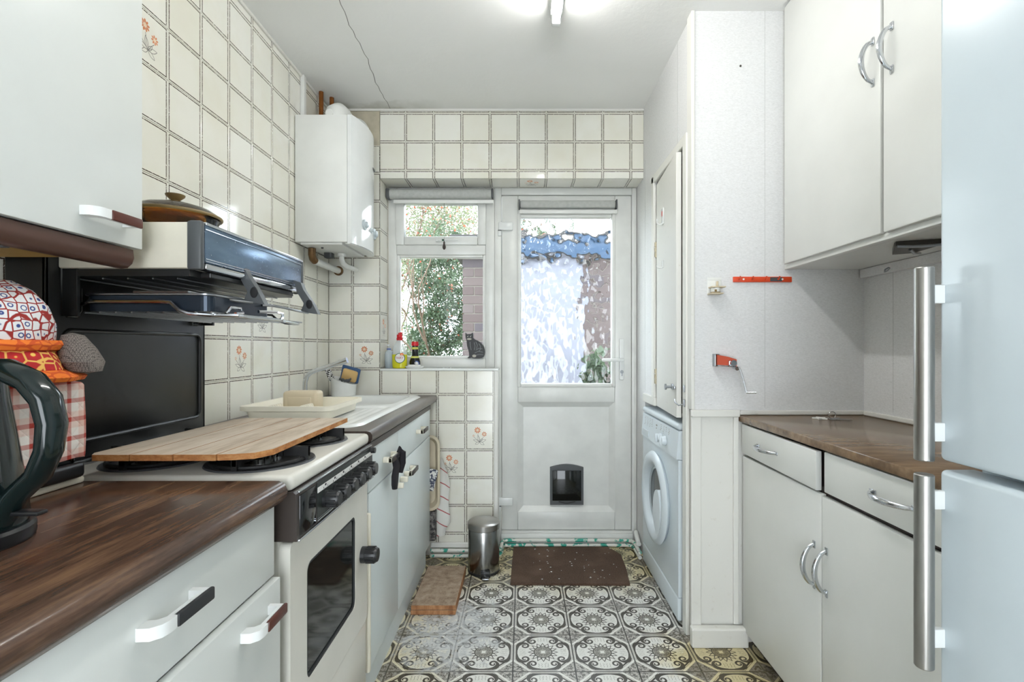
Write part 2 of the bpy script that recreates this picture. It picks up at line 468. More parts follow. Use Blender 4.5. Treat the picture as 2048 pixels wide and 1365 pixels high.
    def mesh(s, name, mats, off=(0, 0, 0), smooth=True, ang=38):
        me = bpy.data.meshes.new(name)
        me.from_pydata([(x-off[0], y-off[1], z-off[2]) for x, y, z in s.v], [], s.f)
        for m in (mats if isinstance(mats, (list, tuple)) else [mats]): me.materials.append(M[m])
        me.polygons.foreach_set('material_index', s.m)
        bm = bmesh.new(); bm.from_mesh(me)
        bmesh.ops.recalc_face_normals(bm, faces=bm.faces[:]); bm.to_mesh(me); bm.free()
        if smooth:
            me.polygons.foreach_set('use_smooth', [True]*len(me.polygons))
            me.set_sharp_from_angle(angle=math.radians(ang))
        me.update(); return me

def tag(o, label=None, cat=None, group=None, kind=None):
    if label: o['label'] = label
    if cat: o['category'] = cat
    if group: o['group'] = group
    if kind: o['kind'] = kind
    return o
def E(name, loc, label, cat, group=None, kind=None):
    o = bpy.data.objects.new(name, None); C.objects.link(o); o.location = loc; o.empty_display_size = 0.05
    return tag(o, label, cat, group, kind)
def rootloc(p):
    while p.parent: p = p.parent
    return Vector(p.location)
def part(name, mb, mats, parent, label=None, smooth=True, ang=38):
    off = rootloc(parent)
    o = bpy.data.objects.new(name, mb.mesh(name, mats, off, smooth, ang)); C.objects.link(o); o.parent = parent
    if label: o['label'] = label
    return o
def thing(name, mb, mats, label, cat, group=None, kind=None, smooth=True, ang=38):
    xs = [p[0] for p in mb.v]; ys = [p[1] for p in mb.v]; zs = [p[2] for p in mb.v]
    c = ((min(xs)+max(xs))/2, (min(ys)+max(ys))/2, min(zs))
    o = bpy.data.objects.new(name, mb.mesh(name, mats, c, smooth, ang)); C.objects.link(o); o.location = c
    return tag(o, label, cat, group, kind)
def struct(name, mb, mats, label, cat, smooth=False):
    o = bpy.data.objects.new(name, mb.mesh(name, mats, (0, 0, 0), smooth)); C.objects.link(o)
    return tag(o, label, cat, None, 'structure')
def arc(c, r, a0, a1, n, f):  # f maps (u,v)->xyz
    return [f(c[0]+r*math.cos(a0+(a1-a0)*i/n), c[1]+r*math.sin(a0+(a1-a0)*i/n)) for i in range(n+1)]
def text_mesh(body, size, mp, mat, name, parent, depth=0.0):
    cu = bpy.data.curves.new('lettering', 'FONT'); cu.body = body; cu.size = size; cu.align_x = 'CENTER'; cu.align_y = 'CENTER'
    cu.resolution_u = 3
    ob = bpy.data.objects.new('lettering', cu); C.objects.link(ob)
    dg = bpy.context.evaluated_depsgraph_get(); dg.update()
    src = bpy.data.meshes.new_from_object(ob.evaluated_get(dg))
    mb = MB(); mb.add([mp(v.co.x, v.co.y) for v in src.vertices], [list(p.vertices) for p in src.polygons])
    bpy.data.objects.remove(ob); bpy.data.curves.remove(cu); bpy.data.meshes.remove(src)
    return part(name, mb, mat, parent, smooth=False)

# ------------------------------------------------------------------ room dimensions (metres)
XL, XR, XC, YB, YP, YD, ZC, YN = -1.087, 1.350, 0.675, 2.770, 1.960, 2.955, 2.500, -1.20
TT = 0.008   # tile thickness

# ------------------------------------------------------------------ floor and its printed vinyl tiles
floor = struct('floor', MB().box(XL-0.1, XR+0.1, YN, 3.05, -0.08, -0.003), 'lino_joint', 'patterned vinyl tile floor of the galley kitchen', 'floor')
FT = 0.2268
def floor_tile_mesh():
    S = FT-0.0016; mb = MB(); h = S/2
    mb.mi = 1; mb.box(-h, h, -h, h, -0.003, 0.0)                       # light body
    mb.mi = 0
    def P(x, y): return (x*S, y*S)
    k = 0.215   # octagon half-side
    z1, z2, z3, z4 = 0.00012, 0.00024, 0.00036, 0.00048
    # corner triangles
    mb.mi = 3
    for sx in (1, -1):
        for sy in (1, -1):
            mb.poly([(sx*h, sy*h, z1), (sx*h, sy*(k+0.025)*S, z1), (sx*(k+0.025)*S, sy*h, z1)])
    def octring(r0, r1, z):
        kk = math.tan(PI/8)
        def o(r): return [(r, r*kk), (r*kk, r), (-r*kk, r), (-r, r*kk), (-r, -r*kk), (-r*kk, -r), (r*kk, -r), (r, -r*kk)]
        a, b = o(r0), o(r1)
        for i in range(8):
            j = (i+1) % 8
            mb.poly([(a[i][0]*S, a[i][1]*S, z), (b[i][0]*S, b[i][1]*S, z), (b[j][0]*S, b[j][1]*S, z), (a[j][0]*S, a[j][1]*S, z)])
    mb.mi = 2; octring(0.474, 0.484, z2)
    mb.mi = 0; octring(0.434, 0.463, z2)
    mb.mi = 4; e = 0.5; w_ = 0.0075
    for q in range(4):
        c_, s_ = math.cos(q*PI/2), math.sin(q*PI/2)
        mb.poly([((x*c_-y*s_)*S, (x*s_+y*c_)*S, z3) for x, y in ((-e, e-w_), (e, e-w_), (e, e), (-e, e))])
    # scrolls, eight of them
    sp = [(0.05, 0.440, 0.015), (0.13, 0.436, 0.034), (0.20, 0.418, 0.056), (0.243, 0.372, 0.062), (0.252, 0.312, 0.044), (0.218, 0.258, 0.033), (0.165, 0.250, 0.029), (0.130, 0.288, 0.027), (0.142, 0.335, 0.025), (0.182, 0.346, 0.023), (0.207, 0.316, 0.020), (0.188, 0.296, 0.014)]
    def smoothp(p, n=3):
        out = []
        for i in range(len(p)-1):
            p0 = p[max(i-1, 0)]; p1 = p[i]; p2 = p[i+1]; p3 = p[min(i+2, len(p)-1)]
            for j in range(n):
                t = j/n; out.append(tuple(0.5*((2*p1[q])+(-p0[q]+p2[q])*t+(2*p0[q]-5*p1[q]+4*p2[q]-p3[q])*t*t+(-p0[q]+3*p1[q]-3*p2[q]+p3[q])*t**3) for q in (0, 1, 2)))
        return out+[p[-1]]
    s2 = smoothp(sp); L = len(s2)
    wd = [w for _, _, w in s2]; s2 = [(x, y) for x, y, _ in s2]
    for q in range(4):
        for mir in (1, -1):
            c_, s_ = math.cos(q*PI/2), math.sin(q*PI/2)
            pts = [((mir*x*c_-y*s_)*S, (mir*x*s_+y*c_)*S) for x, y in s2]
            mb.mi = 0; mb.ribbon(pts, [w*1.22*S for w in wd], z3)
    # thin veins in the light fields
    for q in range(4):
        c_, s_ = math.cos(q*PI/2), math.sin(q*PI/2)
        for vx in (-0.075, -0.025, 0.03, 0.08):
            pts = [(vx+0.012*math.sin(9*i+vx*80), 0.30+0.10*i/4) for i in range(5)]
            mb.mi = 2; mb.ribbon([((x*c_-y*s_)*S, (x*s_+y*c_)*S) for x, y in pts], 0.007*S, z3)
        for vx in (-0.2, 0.2):
            pts = [(vx*0.8, 0.18), (vx*0.95, 0.21), (vx*0.9, 0.25)]
            mb.mi = 2; mb.ribbon([((x*c_-y*s_)*S, (x*s_+y*c_)*S) for x, y in pts], 0.008*S, z3)
    # sunflower
    n = 16
    for i in range(n):
        a = 2*PI*i/n; d = PI/n
        def pp(r, aa, z): return (r*math.cos(aa)*S, r*math.sin(aa)*S, z)
        mb.mi = 0; mb.poly([pp(0.14, a-d, z3), pp(0.19, a-d*0.98, z3), pp(0.262, a, z3), pp(0.19, a+d*0.98, z3), pp(0.14, a+d, z3)])
        mb.mi = 1; mb.poly([pp(0.14, a-d*0.55, z4), pp(0.185, a-d*0.6, z4), pp(0.234, a, z4), pp(0.185, a+d*0.6, z4), pp(0.14, a+d*0.55, z4)])
    def disc(r, z, mi, m=24, cx=0, cy=0):
        mb.mi = mi; mb.poly([((cx+r*math.cos(2*PI*i/m))*S, (cy+r*math.sin(2*PI*i/m))*S, z) for i in range(m)])
    disc(0.160, z4+0.0001, 0); disc(0.143, z4+0.0002, 2)
    for q in range(4):
        a = PI/4+q*PI/2
        for m_ in (PI/8, -PI/8):
            cx, cy = 0.098*math.cos(q*PI/2+m_*1.1), 0.098*math.sin(q*PI/2+m_*1.1)
            mb.mi = 0; mb.ribbon([((cx+(0.036-0.0022*i)*math.cos(0.7*i))*S, (cy+(0.036-0.0022*i)*math.sin(0.7*i))*S) for i in range(13)], 0.009*S, z4+0.0003)
    mb.mi = 1
    st = [(0.052*math.cos(PI/4+i*PI/4)*(1 if i % 2 == 0 else 0.62)*S, 0.052*math.sin(PI/4+i*PI/4)*(1 if i % 2 == 0 else 0.62)*S, z4+0.0004) for i in range(8)]
    mb.poly(st)
    # specks in the corner triangles
    rr = random.Random(3)
    for sx in (1, -1):
        for sy in (1, -1):
            for _ in range(3):
                a, b = rr.uniform(0.02, 0.11), rr.uniform(0.02, 0.11)
                x, y = sx*(0.48-a), sy*(0.48-b); an = rr.uniform(0, 6)
                mb.mi = 0; mb.ribbon([((x+0.028*math.cos(an+i*0.9)*(1-i*0.15))*S, (y+0.028*math.sin(an+i*0.9)*(1-i*0.15))*S) for i in range(5)], 0.012*S, z2)
    me = mb.mesh('floor_tile', ['lino_dark', 'lino_light', 'lino_mid', 'lino_corner', 'lino_joint'], smooth=False)
    # patterned faces must look up
    bm = bmesh.new(); bm.from_mesh(me)
    for f in bm.faces:
        if all(v.co.z > 0.0001 for v in f.verts) and f.normal.z < 0: f.normal_flip()
    bm.to_mesh(me); bm.free(); return me
ftm = floor_tile_mesh()
for i in range(-6, 8):
    for j in range(-14, 6):
        x = -0.0369+FT*(i+0.5); y = 1.780+FT*(j+0.5)
        if x+FT/2 < -0.56 or x-FT/2 > 1.0 or y > 2.95 or y < YN+0.12: continue
        if x-FT/2 > 0.72 and y > 1.99: continue
        o = bpy.data.objects.new('floor_tile', ftm); C.objects.link(o); o.parent = floor; o.location = (x, y, 0.0)

# ------------------------------------------------------------------ ceiling with a plaster crack
ceil = struct('ceiling', MB().box(XL-0.1, XR+0.1, YN, YB+0.25, ZC, ZC+0.1), 'ceiling_paint', 'white painted plaster ceiling with a long crack', 'ceiling')
ck = MB(); pts = []
rr = random.Random(5)
for i in range(40):
    t = i/39; y = 1.2+(YB-1.2)*t; x = -0.665-0.085*t+rr.uniform(-0.004, 0.004)+0.006*math.sin(t*21)
    pts.append((x, y))
ck.ribbon(pts, 0.0028, ZC-0.0006)
part('ceiling_crack', ck, 'crack', ceil, smooth=False)

# ------------------------------------------------------------------ walls and ceramic wall tiles
wl = struct('wall_left', MB().box(XL-0.12, XL-TT, YN, YB+0.22, -0.08, ZC), 'grout', 'left wall covered in cream tiles with brown printed borders', 'wall')
wb = MB()
wb.box(XL-TT, -0.800-TT, YB+TT, 3.05, -0.08, ZC)                # strip left of the window
wb.box(-0.800-TT, XC+0.05, YB+TT, 3.05, 2.113+TT, ZC)           # lintel
wb.box(-0.800-TT, -0.162, YB+TT, 3.05, -0.08, 1.036)            # below the window
wb.box(XC+0.05, XR, 2.99, 3.05, -0.08, ZC)
wb = struct('wall_back', wb, 'grout', 'tiled back wall around the window and back door', 'wall')

_tc = {}
def wtile_mesh(w, h, u0, u1, v0, v1):
    key = tuple(round(q, 3) for q in (w, h, u0, u1, v0, v1))
    if key in _tc: return _tc[key]
    mb = MB(); g = 0.0006; mb.box(g, w-g, g, h-g, 0, TT, 0.0012, 1)
    me = mb.mesh('wall_tile', 'wall_tile', smooth=False)
    uvl = me.uv_layers.new(name='UVMap')
    for lp in me.loops:
        co = me.vertices[lp.vertex_index].co
        uvl.data[lp.index].uv = (u0+(u1-u0)*co.x/w, v0+(v1-v0)*co.y/h)
    _tc[key] = me; return me
def flower_mesh(P):
    mb = MB(); z = TT+0.0002
    def petals(cx, cy, r, n):
        for i in range(n):
            a = 2*PI*i/n+0.2; mb.mi = 0
            e = [(cx+r*0.66*math.cos(a)+r*0.34*math.cos(a)*math.cos(t)-r*0.2*math.sin(a)*math.sin(t), cy+r*0.66*math.sin(a)+r*0.34*math.sin(a)*math.cos(t)+r*0.2*math.cos(a)*math.sin(t)) for t in [2*PI*q/8 for q in range(8)]]
            mb.poly([(x*P, y*P, z) for x, y in e])
        mb.mi = 2; mb.poly([((cx+r*0.34*math.cos(2*PI*i/10))*P, (cy+r*0.34*math.sin(2*PI*i/10))*P, z) for i in range(10)])
    petals(0.42, 0.70, 0.118, 9); petals(0.66, 0.56, 0.092, 8); petals(0.28, 0.50, 0.045, 5)
    mb.mi = 1
    def line(pts, w=0.011): mb.ribbon([(x*P, y*P) for x, y in pts], w*P, z)
    def leaf(x0, y0, x1, y1, b):
        dx, dy = x1-x0, y1-y0; nx, ny = -dy, dx
        for sgn in (1, -1):
            line([(x0+dx*t+nx*b*sgn*math.sin(PI*t), y0+dy*t+ny*b*sgn*math.sin(PI*t)) for t in [i/6 for i in range(7)]])
    bx, by = 0.49, 0.28
    leaf(bx, by, 0.43, 0.52, 0.16); leaf(bx, by, 0.60, 0.40, 0.2); leaf(bx, by, 0.72, 0.36, 0.16); leaf(bx, by, 0.66, 0.18, 0.2)
    leaf(bx, by, 0.34, 0.20, 0.22); leaf(bx, by, 0.27, 0.36, 0.14)
    line([(bx, by), (0.46, 0.42), (0.43, 0.58)]); line([(bx, by), (0.58, 0.40), (0.65, 0.47)]); line([(bx, by), (0.36, 0.40), (0.29, 0.46)])
    return mb.mesh('flower_print', ['flower_orange', 'flower_line', 'flower_mid'], smooth=False)
flower_me = flower_mesh(0.1570)
def tile_wall(parent, origin, ua, va, us, vs, clip, flowers=()):
    """us/vs = full cell lines along u and v; clip(u0,u1,v0,v1) -> clipped rectangle or None"""
    ua, va = Vector(ua), Vector(va); na = ua.cross(va)
    rot = Matrix((ua, va, na)).transposed()
    for i in range(len(us)-1):
        for j in range(len(vs)-1):
            U0, U1, V0, V1 = us[i], us[i+1], vs[j], vs[j+1]
            c = clip(U0, U1, V0, V1)
            if not c: continue
            u0, u1, v0, v1 = c
            if u1-u0 < 0.004 or v1-v0 < 0.004: continue
            me = wtile_mesh(u1-u0, v1-v0, (u0-U0)/(U1-U0), (u1-U0)/(U1-U0), (v0-V0)/(V1-V0), (v1-V0)/(V1-V0))
            o = bpy.data.objects.new('wall_tile', me); C.objects.link(o); o.parent = parent
            loc = Vector(origin)+ua*u0+va*v0
            o.matrix_local = Matrix.Translation(loc) @ rot.to_4x4()
            if (i, j) in flowers:
                f = bpy.data.objects.new('flower_print', flower_me); C.objects.link(f); f.parent = o
                f.location = (U0-u0, V0-v0, 0)
                o['label'] = 'tile printed with orange flowers'
# left wall: origin at wall back plane, u along Y, v along Z
zs = [1.0463+0.1565*k for k in range(-1, 11)]
us = [1.5144+0.1572*k for k in range(-9, 9)]
def clipL(a, b, c, d):
    b2 = min(b, YB); d2 = min(d, ZC); c2 = max(c, 0.893)
    return (a, b2, c2, d2) if b2 > a and d2 > c2 else None
tile_wall(wl, (XL-TT, 0, 0), (0, 1, 0), (0, 0, 1), us, zs, clipL, {(8, 7), (12, 2), (11, 1)})
# back wall strip beside the window
us = [-1.1115, -0.9540, -0.7960]
zb = [0.8898, 1.0463]+[1.0463+0.1565*k for k in range(1, 11)]
def clipS(a, b, c, d):
    if c > 2.29 and a > -0.97 or c > 2.29: return None
    return (max(a, XL), min(b, -0.800), c, min(d, ZC))
tile_wall(wb, (0, YB+TT, 0), (1, 0, 0), (0, 0, 1), us, zb, clipS, {(1, 1)})
# bare plaster where the tiles stop at the flue
pl = MB(); pl.box(XL, -0.803, YB+0.002, YB+TT, 2.2983, ZC)
part('plaster_patch', pl, 'plaster', wb, 'bare beige plaster patch', smooth=False)
# lintel panel
us = [-0.8145+0.1575*k for k in range(0, 11)]
zl = [1.999, 2.1575, 2.3175, 2.4775, 2.6355]
def clipT(a, b, c, d): return (max(a, -0.800), min(b, XC), max(c, 2.113), min(d, ZC))
tile_wall(wb, (0, YB+TT, 0), (1, 0, 0), (0, 0, 1), us, zl, clipT)
# soffit under the lintel
def clipF(a, b, c, d): return (max(a, -0.800), min(b, XC), max(c, -YD), min(d, -YB))
tile_wall(wb, (0, 0, 2.113+TT), (1, 0, 0), (0, -1, 0), us, [-YB-0.3165, -YB-0.1575, -YB], clipF, {(5, 1)})
# window reveal, left
zr = [1.0463+0.1565*k for k in range(0, 8)]
def clipR(a, b, c, d): return (a, min(b, 2.93), c, min(d, 2.113))
tile_wall(wb, (-0.800-TT, 0, 0), (0, 1, 0), (0, 0, 1), [YB, YB+0.1565, YB+0.313], zr, clipR, {(0, 1)})
# under the window
us = [-0.954, -0.796, -0.6375, -0.479, -0.3205, -0.162]
zu = [-0.029, 0.1265, 0.282, 0.4375, 0.593, 0.7485, 0.9035, 1.060]
def clipU(a, b, c, d): return (max(a, -0.800), b, max(c, 0.075), min(d, 1.036))
tile_wall(wb, (0, YB+TT, 0), (1, 0, 0), (0, 0, 1), us, zu, clipU, {(4, 4), (3, 3)})
us = [-1.1115, -0.954, -0.796]
tile_wall(wb, (0, YB+TT, 0), (1, 0, 0), (0, 0, 1), us, zu[:-1], lambda a, b, c, d: (max(a, XL), min(b, -0.8), max(c, 0.075), min(d, 0.8898)))
# thin plaster bead along ceiling / tiles
t1 = MB(); t1.box(XL, XL+0.010, YN, YB, ZC-0.012, ZC, 0.003); t1.box(XL, XC, YB-0.010, YB, ZC-0.012, ZC, 0.003)
struct('trim_1', t1, 'painted_wood', 'thin white bead where the tiles meet the ceiling', 'trim')

wr = struct('wall_right', MB().box(XR, XR+0.1, YN, 3.05, -0.08, ZC), 'wallpaper', 'right wall in flecked grey wallpaper', 'wall')
jl = MB(); jl.box(XR-0.0005, XR+0.001, 1.805, 1.8062, 0.93, 1.47)
part('paper_joint', jl, 'paper_seam', wr, smooth=False)
wp = MB(); wp.box(XC, XR, YP, YP+0.06, 0.905, ZC); wp.mi = 1; wp.box(XC, XR, YP, YP+0.06, -0.08, 0.905)
wp = struct('wall_partition', wp, ['wallpaper', 'painted_wood'], 'partition wall in flecked grey wallpaper above white panelling', 'wall')
jl = MB(); jl.box(0.957, 0.9581, YP-0.0005, YP+0.001, 0.93, ZC)
part('paper_joint', jl, 'paper_seam', wp, smooth=False)
hl = MB(); hl.cyl((0.861, YP+0.001, 2.282), (0.861, YP-0.002, 2.282), 0.004, n=10)
part('nail_hole', hl, 'screw', wp, smooth=False)
# wall with the cupboard opening: X = XC plane, opening Y 2.06..2.52, Z 0..2.0
wc = MB()
wc.box(XC, XC+0.05, YP+0.06, 3.05, 2.005, ZC)
wc.box(XC, XC+0.05, 2.515, 3.05, 0.875, 2.005)
wc.box(XC, XC+0.05, 2.735, 3.05, -0.08, 0.875)
wc.box(XC, XC+0.05, YP+0.06, 2.075, -0.08, 2.005)
wc.box(XC+0.05, XR, YP+0.06, 2.99, 0.850, 0.868)
wc = struct('wall_cupboard', wc, 'wallpaper', 'wallpapered wall around the cupboard door over the washing machine', 'wall')
jl = MB(); jl.box(XC-0.0008, XC+0.001, 2.160, 2.1615, 2.05, ZC); jl.box(XC-0.0008, XC+0.001, 2.735, 2.737, 0.93, ZC-0.3)
part('paper_joint', jl, 'paper_seam', wc, smooth=False)
wrr = MB(); wrr.box(XL-0.12, -0.55, YN-0.1, YN, -0.08, ZC+0.1); wrr.box(0.40, XR+0.1, YN-0.1, YN, -0.08, ZC+0.1); wrr.box(-0.55, 0.40, YN-0.1, YN, 2.05, ZC+0.1)  # unseen end wall with a doorway, added to cut sky fill from behind the camera
struct('wall_rear', wrr, 'wallpaper', 'unseen wall with an open doorway at the other end of the kitchen', 'wall')
# ledge strips and architrave round the cupboard door
t2 = MB()
t2.box(XC-0.016, XC, 2.505, 2.545, 0.872, 2.035, 0.004); t2.box(XC-0.016, XC, 2.040, 2.545, 2.000, 2.040, 0.004)
t2.box(XC-0.016, XC, 2.002, 2.050, 0.0, 2.040, 0.004)
t2.box(XC-0.014, XC, 2.50, 2.735, 0.870, 0.915, 0.003)
struct('trim_2', t2, 'painted_wood', 'white painted architrave around the cupboard door', 'trim')
t3 = MB(); t3.box(XC-0.014, 0.853, YP-0.018, YP, 0.893, 0.920, 0.004)
struct('trim_3', t3, 'painted_wood', 'white dado strip across the partition wall', 'trim')
t4 = MB(); t4.box(XC-0.012, XC+0.028, YP-0.010, YP, 0.0, 0.893, 0.003); t4.box(XC-0.010, XC+0.004, YP-0.006, YP+0.05, 0.92, ZC, 0.003); t4.box(0.830, 0.850, YP-0.012, YP, 0.075, 0.893, 0.003)
struct('trim_4', t4, 'painted_wood', 'white corner beads of the partition', 'trim')
b1 = MB(); b1.box(XC-0.020, 0.875, YP-0.045, YP-0.010, 0.0, 0.075, 0.006)
struct('baseboard_partition', b1, 'painted_wood', 'chipped white skirting board at the foot of the partition', 'baseboard')
b2 = MB(); b2.box(-0.515, -0.150, YB-0.014, YB, 0.050, 0.078, 0.004)
struct('baseboard_back', b2, 'painted_wood', 'white skirting strip under the back wall tiles', 'baseboard')
# corner post between the tiled panel and the door recess, and sill
t5 = MB(); t5.box(-0.162, -0.140, YB-0.004, YB+0.19, 0.0, 1.036, 0.003)
t5 = struct('trim_5', t5, 'painted_wood', 'white corner strip beside the back door', 'trim')
sl = MB(); sl.box(-0.800, -0.138, YB-0.006, 2.93, 1.036, 1.047, 0.003)
struct('trim_6', sl, 'white_gloss', 'white window sill board', 'sill')

# ------------------------------------------------------------------ window
win = E('window_1', (-0.48, 2.96, 1.047), 'white plastic casement window with a small top light', 'window', kind='structure')
y0, y1 = 2.930, 2.990
def frame_rect(mb, xa, xb, za, zb_, w, ya, yb, b=0.004, wr_=None):
    wx = wr_ or w
    mb.box(xa, xa+wx, ya, yb, za, zb_, b); mb.box(xb-wx, xb, ya, yb, za, zb_, b)
    mb.box(xa+wx, xb-wx, ya, yb, za, za+w, b); mb.box(xa+wx, xb-wx, ya, yb, zb_-w, zb_, b)
f = MB()
f.box(-0.798, -0.748, y0, y1, 1.047, 2.112, 0.005); f.box(-0.222, -0.168, y0, y1, 1.047, 2.112, 0.005)
f.box(-0.748, -0.222, y0, y1, 1.047, 1.100, 0.005); f.box(-0.748, -0.222, y0, y1, 1.715, 1.775, 0.005); f.box(-0.748, -0.222, y0, y1, 2.060, 2.112, 0.005)
part('window_frame', f, 'upvc', win)
g = MB(); frame_rect(g, -0.750, -0.220, 1.098, 1.717, 0.018, y0+0.008, y1-0.01, 0.005)
part('glazing_bead', g, 'upvc', win)
s_ = MB(); frame_rect(s_, -0.752, -0.218, 1.772, 2.064, 0.050, y0-0.012, y1-0.02, 0.006)
sash = part('sash', s_, 'upvc', win)
p_ = MB(); p_.box(-0.735, -0.235, 2.958, 2.962, 1.112, 1.705); part('pane', p_, 'pane_glass', win, smooth=False)
p_ = MB(); p_.box(-0.706, -0.264, 2.958, 2.962, 1.816, 2.020); part('pane', p_, 'pane_glass', sash, smooth=False)
h_ = MB(); h_.box(-0.512, -0.452, y0-0.026, y0-0.012, 1.788, 1.804, 0.003); h_.box(-0.500, -0.380, y0-0.030, y0-0.024, 1.793, 1.800, 0.002)
h_.mi = 1; h_.box(-0.476, -0.462, y0-0.030, y0-0.026, 1.791, 1.802, 0.001)
part('window_catch', h_, ['white_gloss', 'label_green'], sash)

# roller blind over the window
rb = E('roller_blind', (-0.485, 2.90, 2.03), 'rolled-up grey roller blind at the top of the window', 'blind')
m_ = MB(); m_.cyl((-0.775, 2.893, 2.062), (-0.185, 2.893, 2.062), 0.030, n=24); part('fabric_roll', m_, 'roller', rb)
m_ = MB(); m_.box(-0.797, -0.775, 2.868, 2.928, 2.036, 2.090, 0.004); part('bracket', m_, 'grey_plastic', rb)
m_ = MB(); m_.box(-0.185, -0.172, 2.868, 2.928, 2.036, 2.090, 0.004); part('bracket', m_, 'grey_plastic', rb)
m_ = MB(); m_.box(-0.755, -0.172, 2.880, 2.892, 2.006, 2.028, 0.004); part('bottom_bar', m_, 'white_satin', rb)
m_ = MB(); m_.cyl((-0.459, 2.882, 2.008), (-0.459, 2.880, 1.785), 0.0011, n=6); cd = part('pull_cord', m_, 'flower_line', rb)
m_ = MB(); m_.lathe((-0.459, 2.880, 1.735), [(0.002, 0.0), (0.009, 0.008), (0.010, 0.018), (0.006, 0.032), (0.003, 0.050)], 12); part('acorn', m_, 'brown_dark', cd, 'dark wooden acorn pull')

# ------------------------------------------------------------------ back door
dr = E('door_1', (0.25, 2.97, 0.0), 'white half-glazed back door with obscure glass and cat flap', 'door', kind='structure')
f = MB()
f.box(-0.168, -0.128, 2.930, 3.000, 0.0, 2.112, 0.004); f.box(0.645, XC-0.002, 2.930, 3.000, 0.0, 2.112, 0.004); f.box(-0.128, 0.645, 2.930, 3.000, 2.070, 2.112, 0.004)
part('door_frame', f, 'upvc', dr)
f = MB(); f.box(-0.128, 0.645, 2.905, 3.000, 0.0, 0.072, 0.004); f.box(-0.128, 0.645, 2.920, 3.0, 0.072, 0.080, 0.002)
part('threshold', f, 'upvc', dr)
f = MB(); L0, L1, Z0, Z1 = -0.126, 0.643, 0.083, 2.068
f.box(L0, -0.030, 2.938, 2.995, Z0, Z1, 0.005); f.box(0.545, L1, 2.938, 2.995, Z0, Z1, 0.005)
f.box(-0.030, 0.545, 2.938, 2.995, 1.955, Z1, 0.005); f.box(-0.030, 0.545, 2.938, 2.995, Z0, 0.190, 0.005); f.box(-0.030, 0.545, 2.938, 2.995, 0.840, 0.935, 0.005)
leaf = part('door_leaf', f, 'upvc', dr)
g = MB(); frame_rect(g, -0.034, 0.549, 0.930, 1.960, 0.022, 2.932, 2.985, 0.006); part('glazing_bead', g, 'upvc', leaf)
g = MB(); g.box(-0.015, 0.530, 2.960, 2.966, 0.948, 1.942); part('obscure_pane', g, 'obscure_glass', leaf, 'rippled obscure glass pane', smooth=False)
# recessed lower panel with sloping edges
g = MB(); xa, xb, za, zb_ = -0.032, 0.547, 0.186, 0.844; i_ = 0.034; ya, yb = 2.940, 2.962
g.poly([(xa+i_, yb, za+i_), (xb-i_, yb, za+i_), (xb-i_, yb, zb_-i_), (xa+i_, yb, zb_-i_)])
for q in (((xa, za), (xb, za), (xb-i_, za+i_), (xa+i_, za+i_)), ((xb, za), (xb, zb_), (xb-i_, zb_-i_), (xb-i_, za+i_)), ((xb, zb_), (xa, zb_), (xa+i_, zb_-i_), (xb-i_, zb_-i_)), ((xa, zb_), (xa, za), (xa+i_, za+i_), (xa+i_, zb_-i_))):
    g.poly([(q[0][0], ya, q[0][1]), (q[1][0], ya, q[1][1]), (q[2][0], yb, q[2][1]), (q[3][0], yb, q[3][1])])
g.box(xa, xb, yb+0.001, 2.99, za, zb_)
part('lower_panel', g, 'upvc', leaf, smooth=False)
# handle
h_ = MB(); h_.box(0.570, 0.598, 2.926, 2.938, 0.974, 1.218, 0.005); h_.cyl((0.584, 2.926, 1.093), (0.584, 2.895, 1.093), 0.009)
h_.box(0.462, 0.592, 2.888, 2.902, 1.083, 1.103, 0.006); h_.mi = 1; h_.cyl((0.584, 2.927, 1.022), (0.584, 2.922, 1.022), 0.010); h_.box(0.580, 0.588, 2.922, 2.927, 0.998, 1.020, 0.001)
part('door_handle', h_, ['white_gloss', 'chrome_dull'], leaf)
for zz in (1.86, 0.23):
    h_ = MB(); h_.box(-0.145, -0.060, 2.920, 2.938, zz, zz+0.048, 0.004); h_.box(-0.148, -0.128, 2.918, 2.938, zz-0.034, zz-0.004, 0.004)
    h_.mi = 1; h_.box(-0.148, -0.128, 2.919, 2.938, zz-0.004, zz, 0.0)
    part('hinge', h_, ['white_gloss', 'grey_plastic'], leaf)
# cat flap
cf = MB(); xa, xb, za, zb_ = 0.161, 0.360, 0.229, 0.458
outer = [(xa, za), (xb, za), (xb, zb_-0.006)]+[(xb-(xb-xa)*t, zb_-0.006+0.018*math.sin(PI*t)) for t in [i/10 for i in range(1, 10)]]+[(xa, zb_-0.006)]
mp = lambda a, b, h: (a, h, b)
cf.prism(outer, mp, 2.944, 2.962)
cfo = part('cat_flap', cf, 'grey_plastic', leaf, 'dark grey plastic cat flap', smooth=False)
g = MB(); g.box(xa+0.014, xb-0.014, 2.9405, 2.9435, za+0.026, zb_-0.024, 0.003); part('flap_door', g, 'glass_dark', leaf, 'smoked flap of the cat flap')
g = MB(); g.tube([(xa+0.05, 2.942, za+0.020), (0.26, 2.940, za+0.010), (xb-0.05, 2.942, za+0.020)], 0.004, 8); part('flap_catch', g, 'black_plastic', leaf)
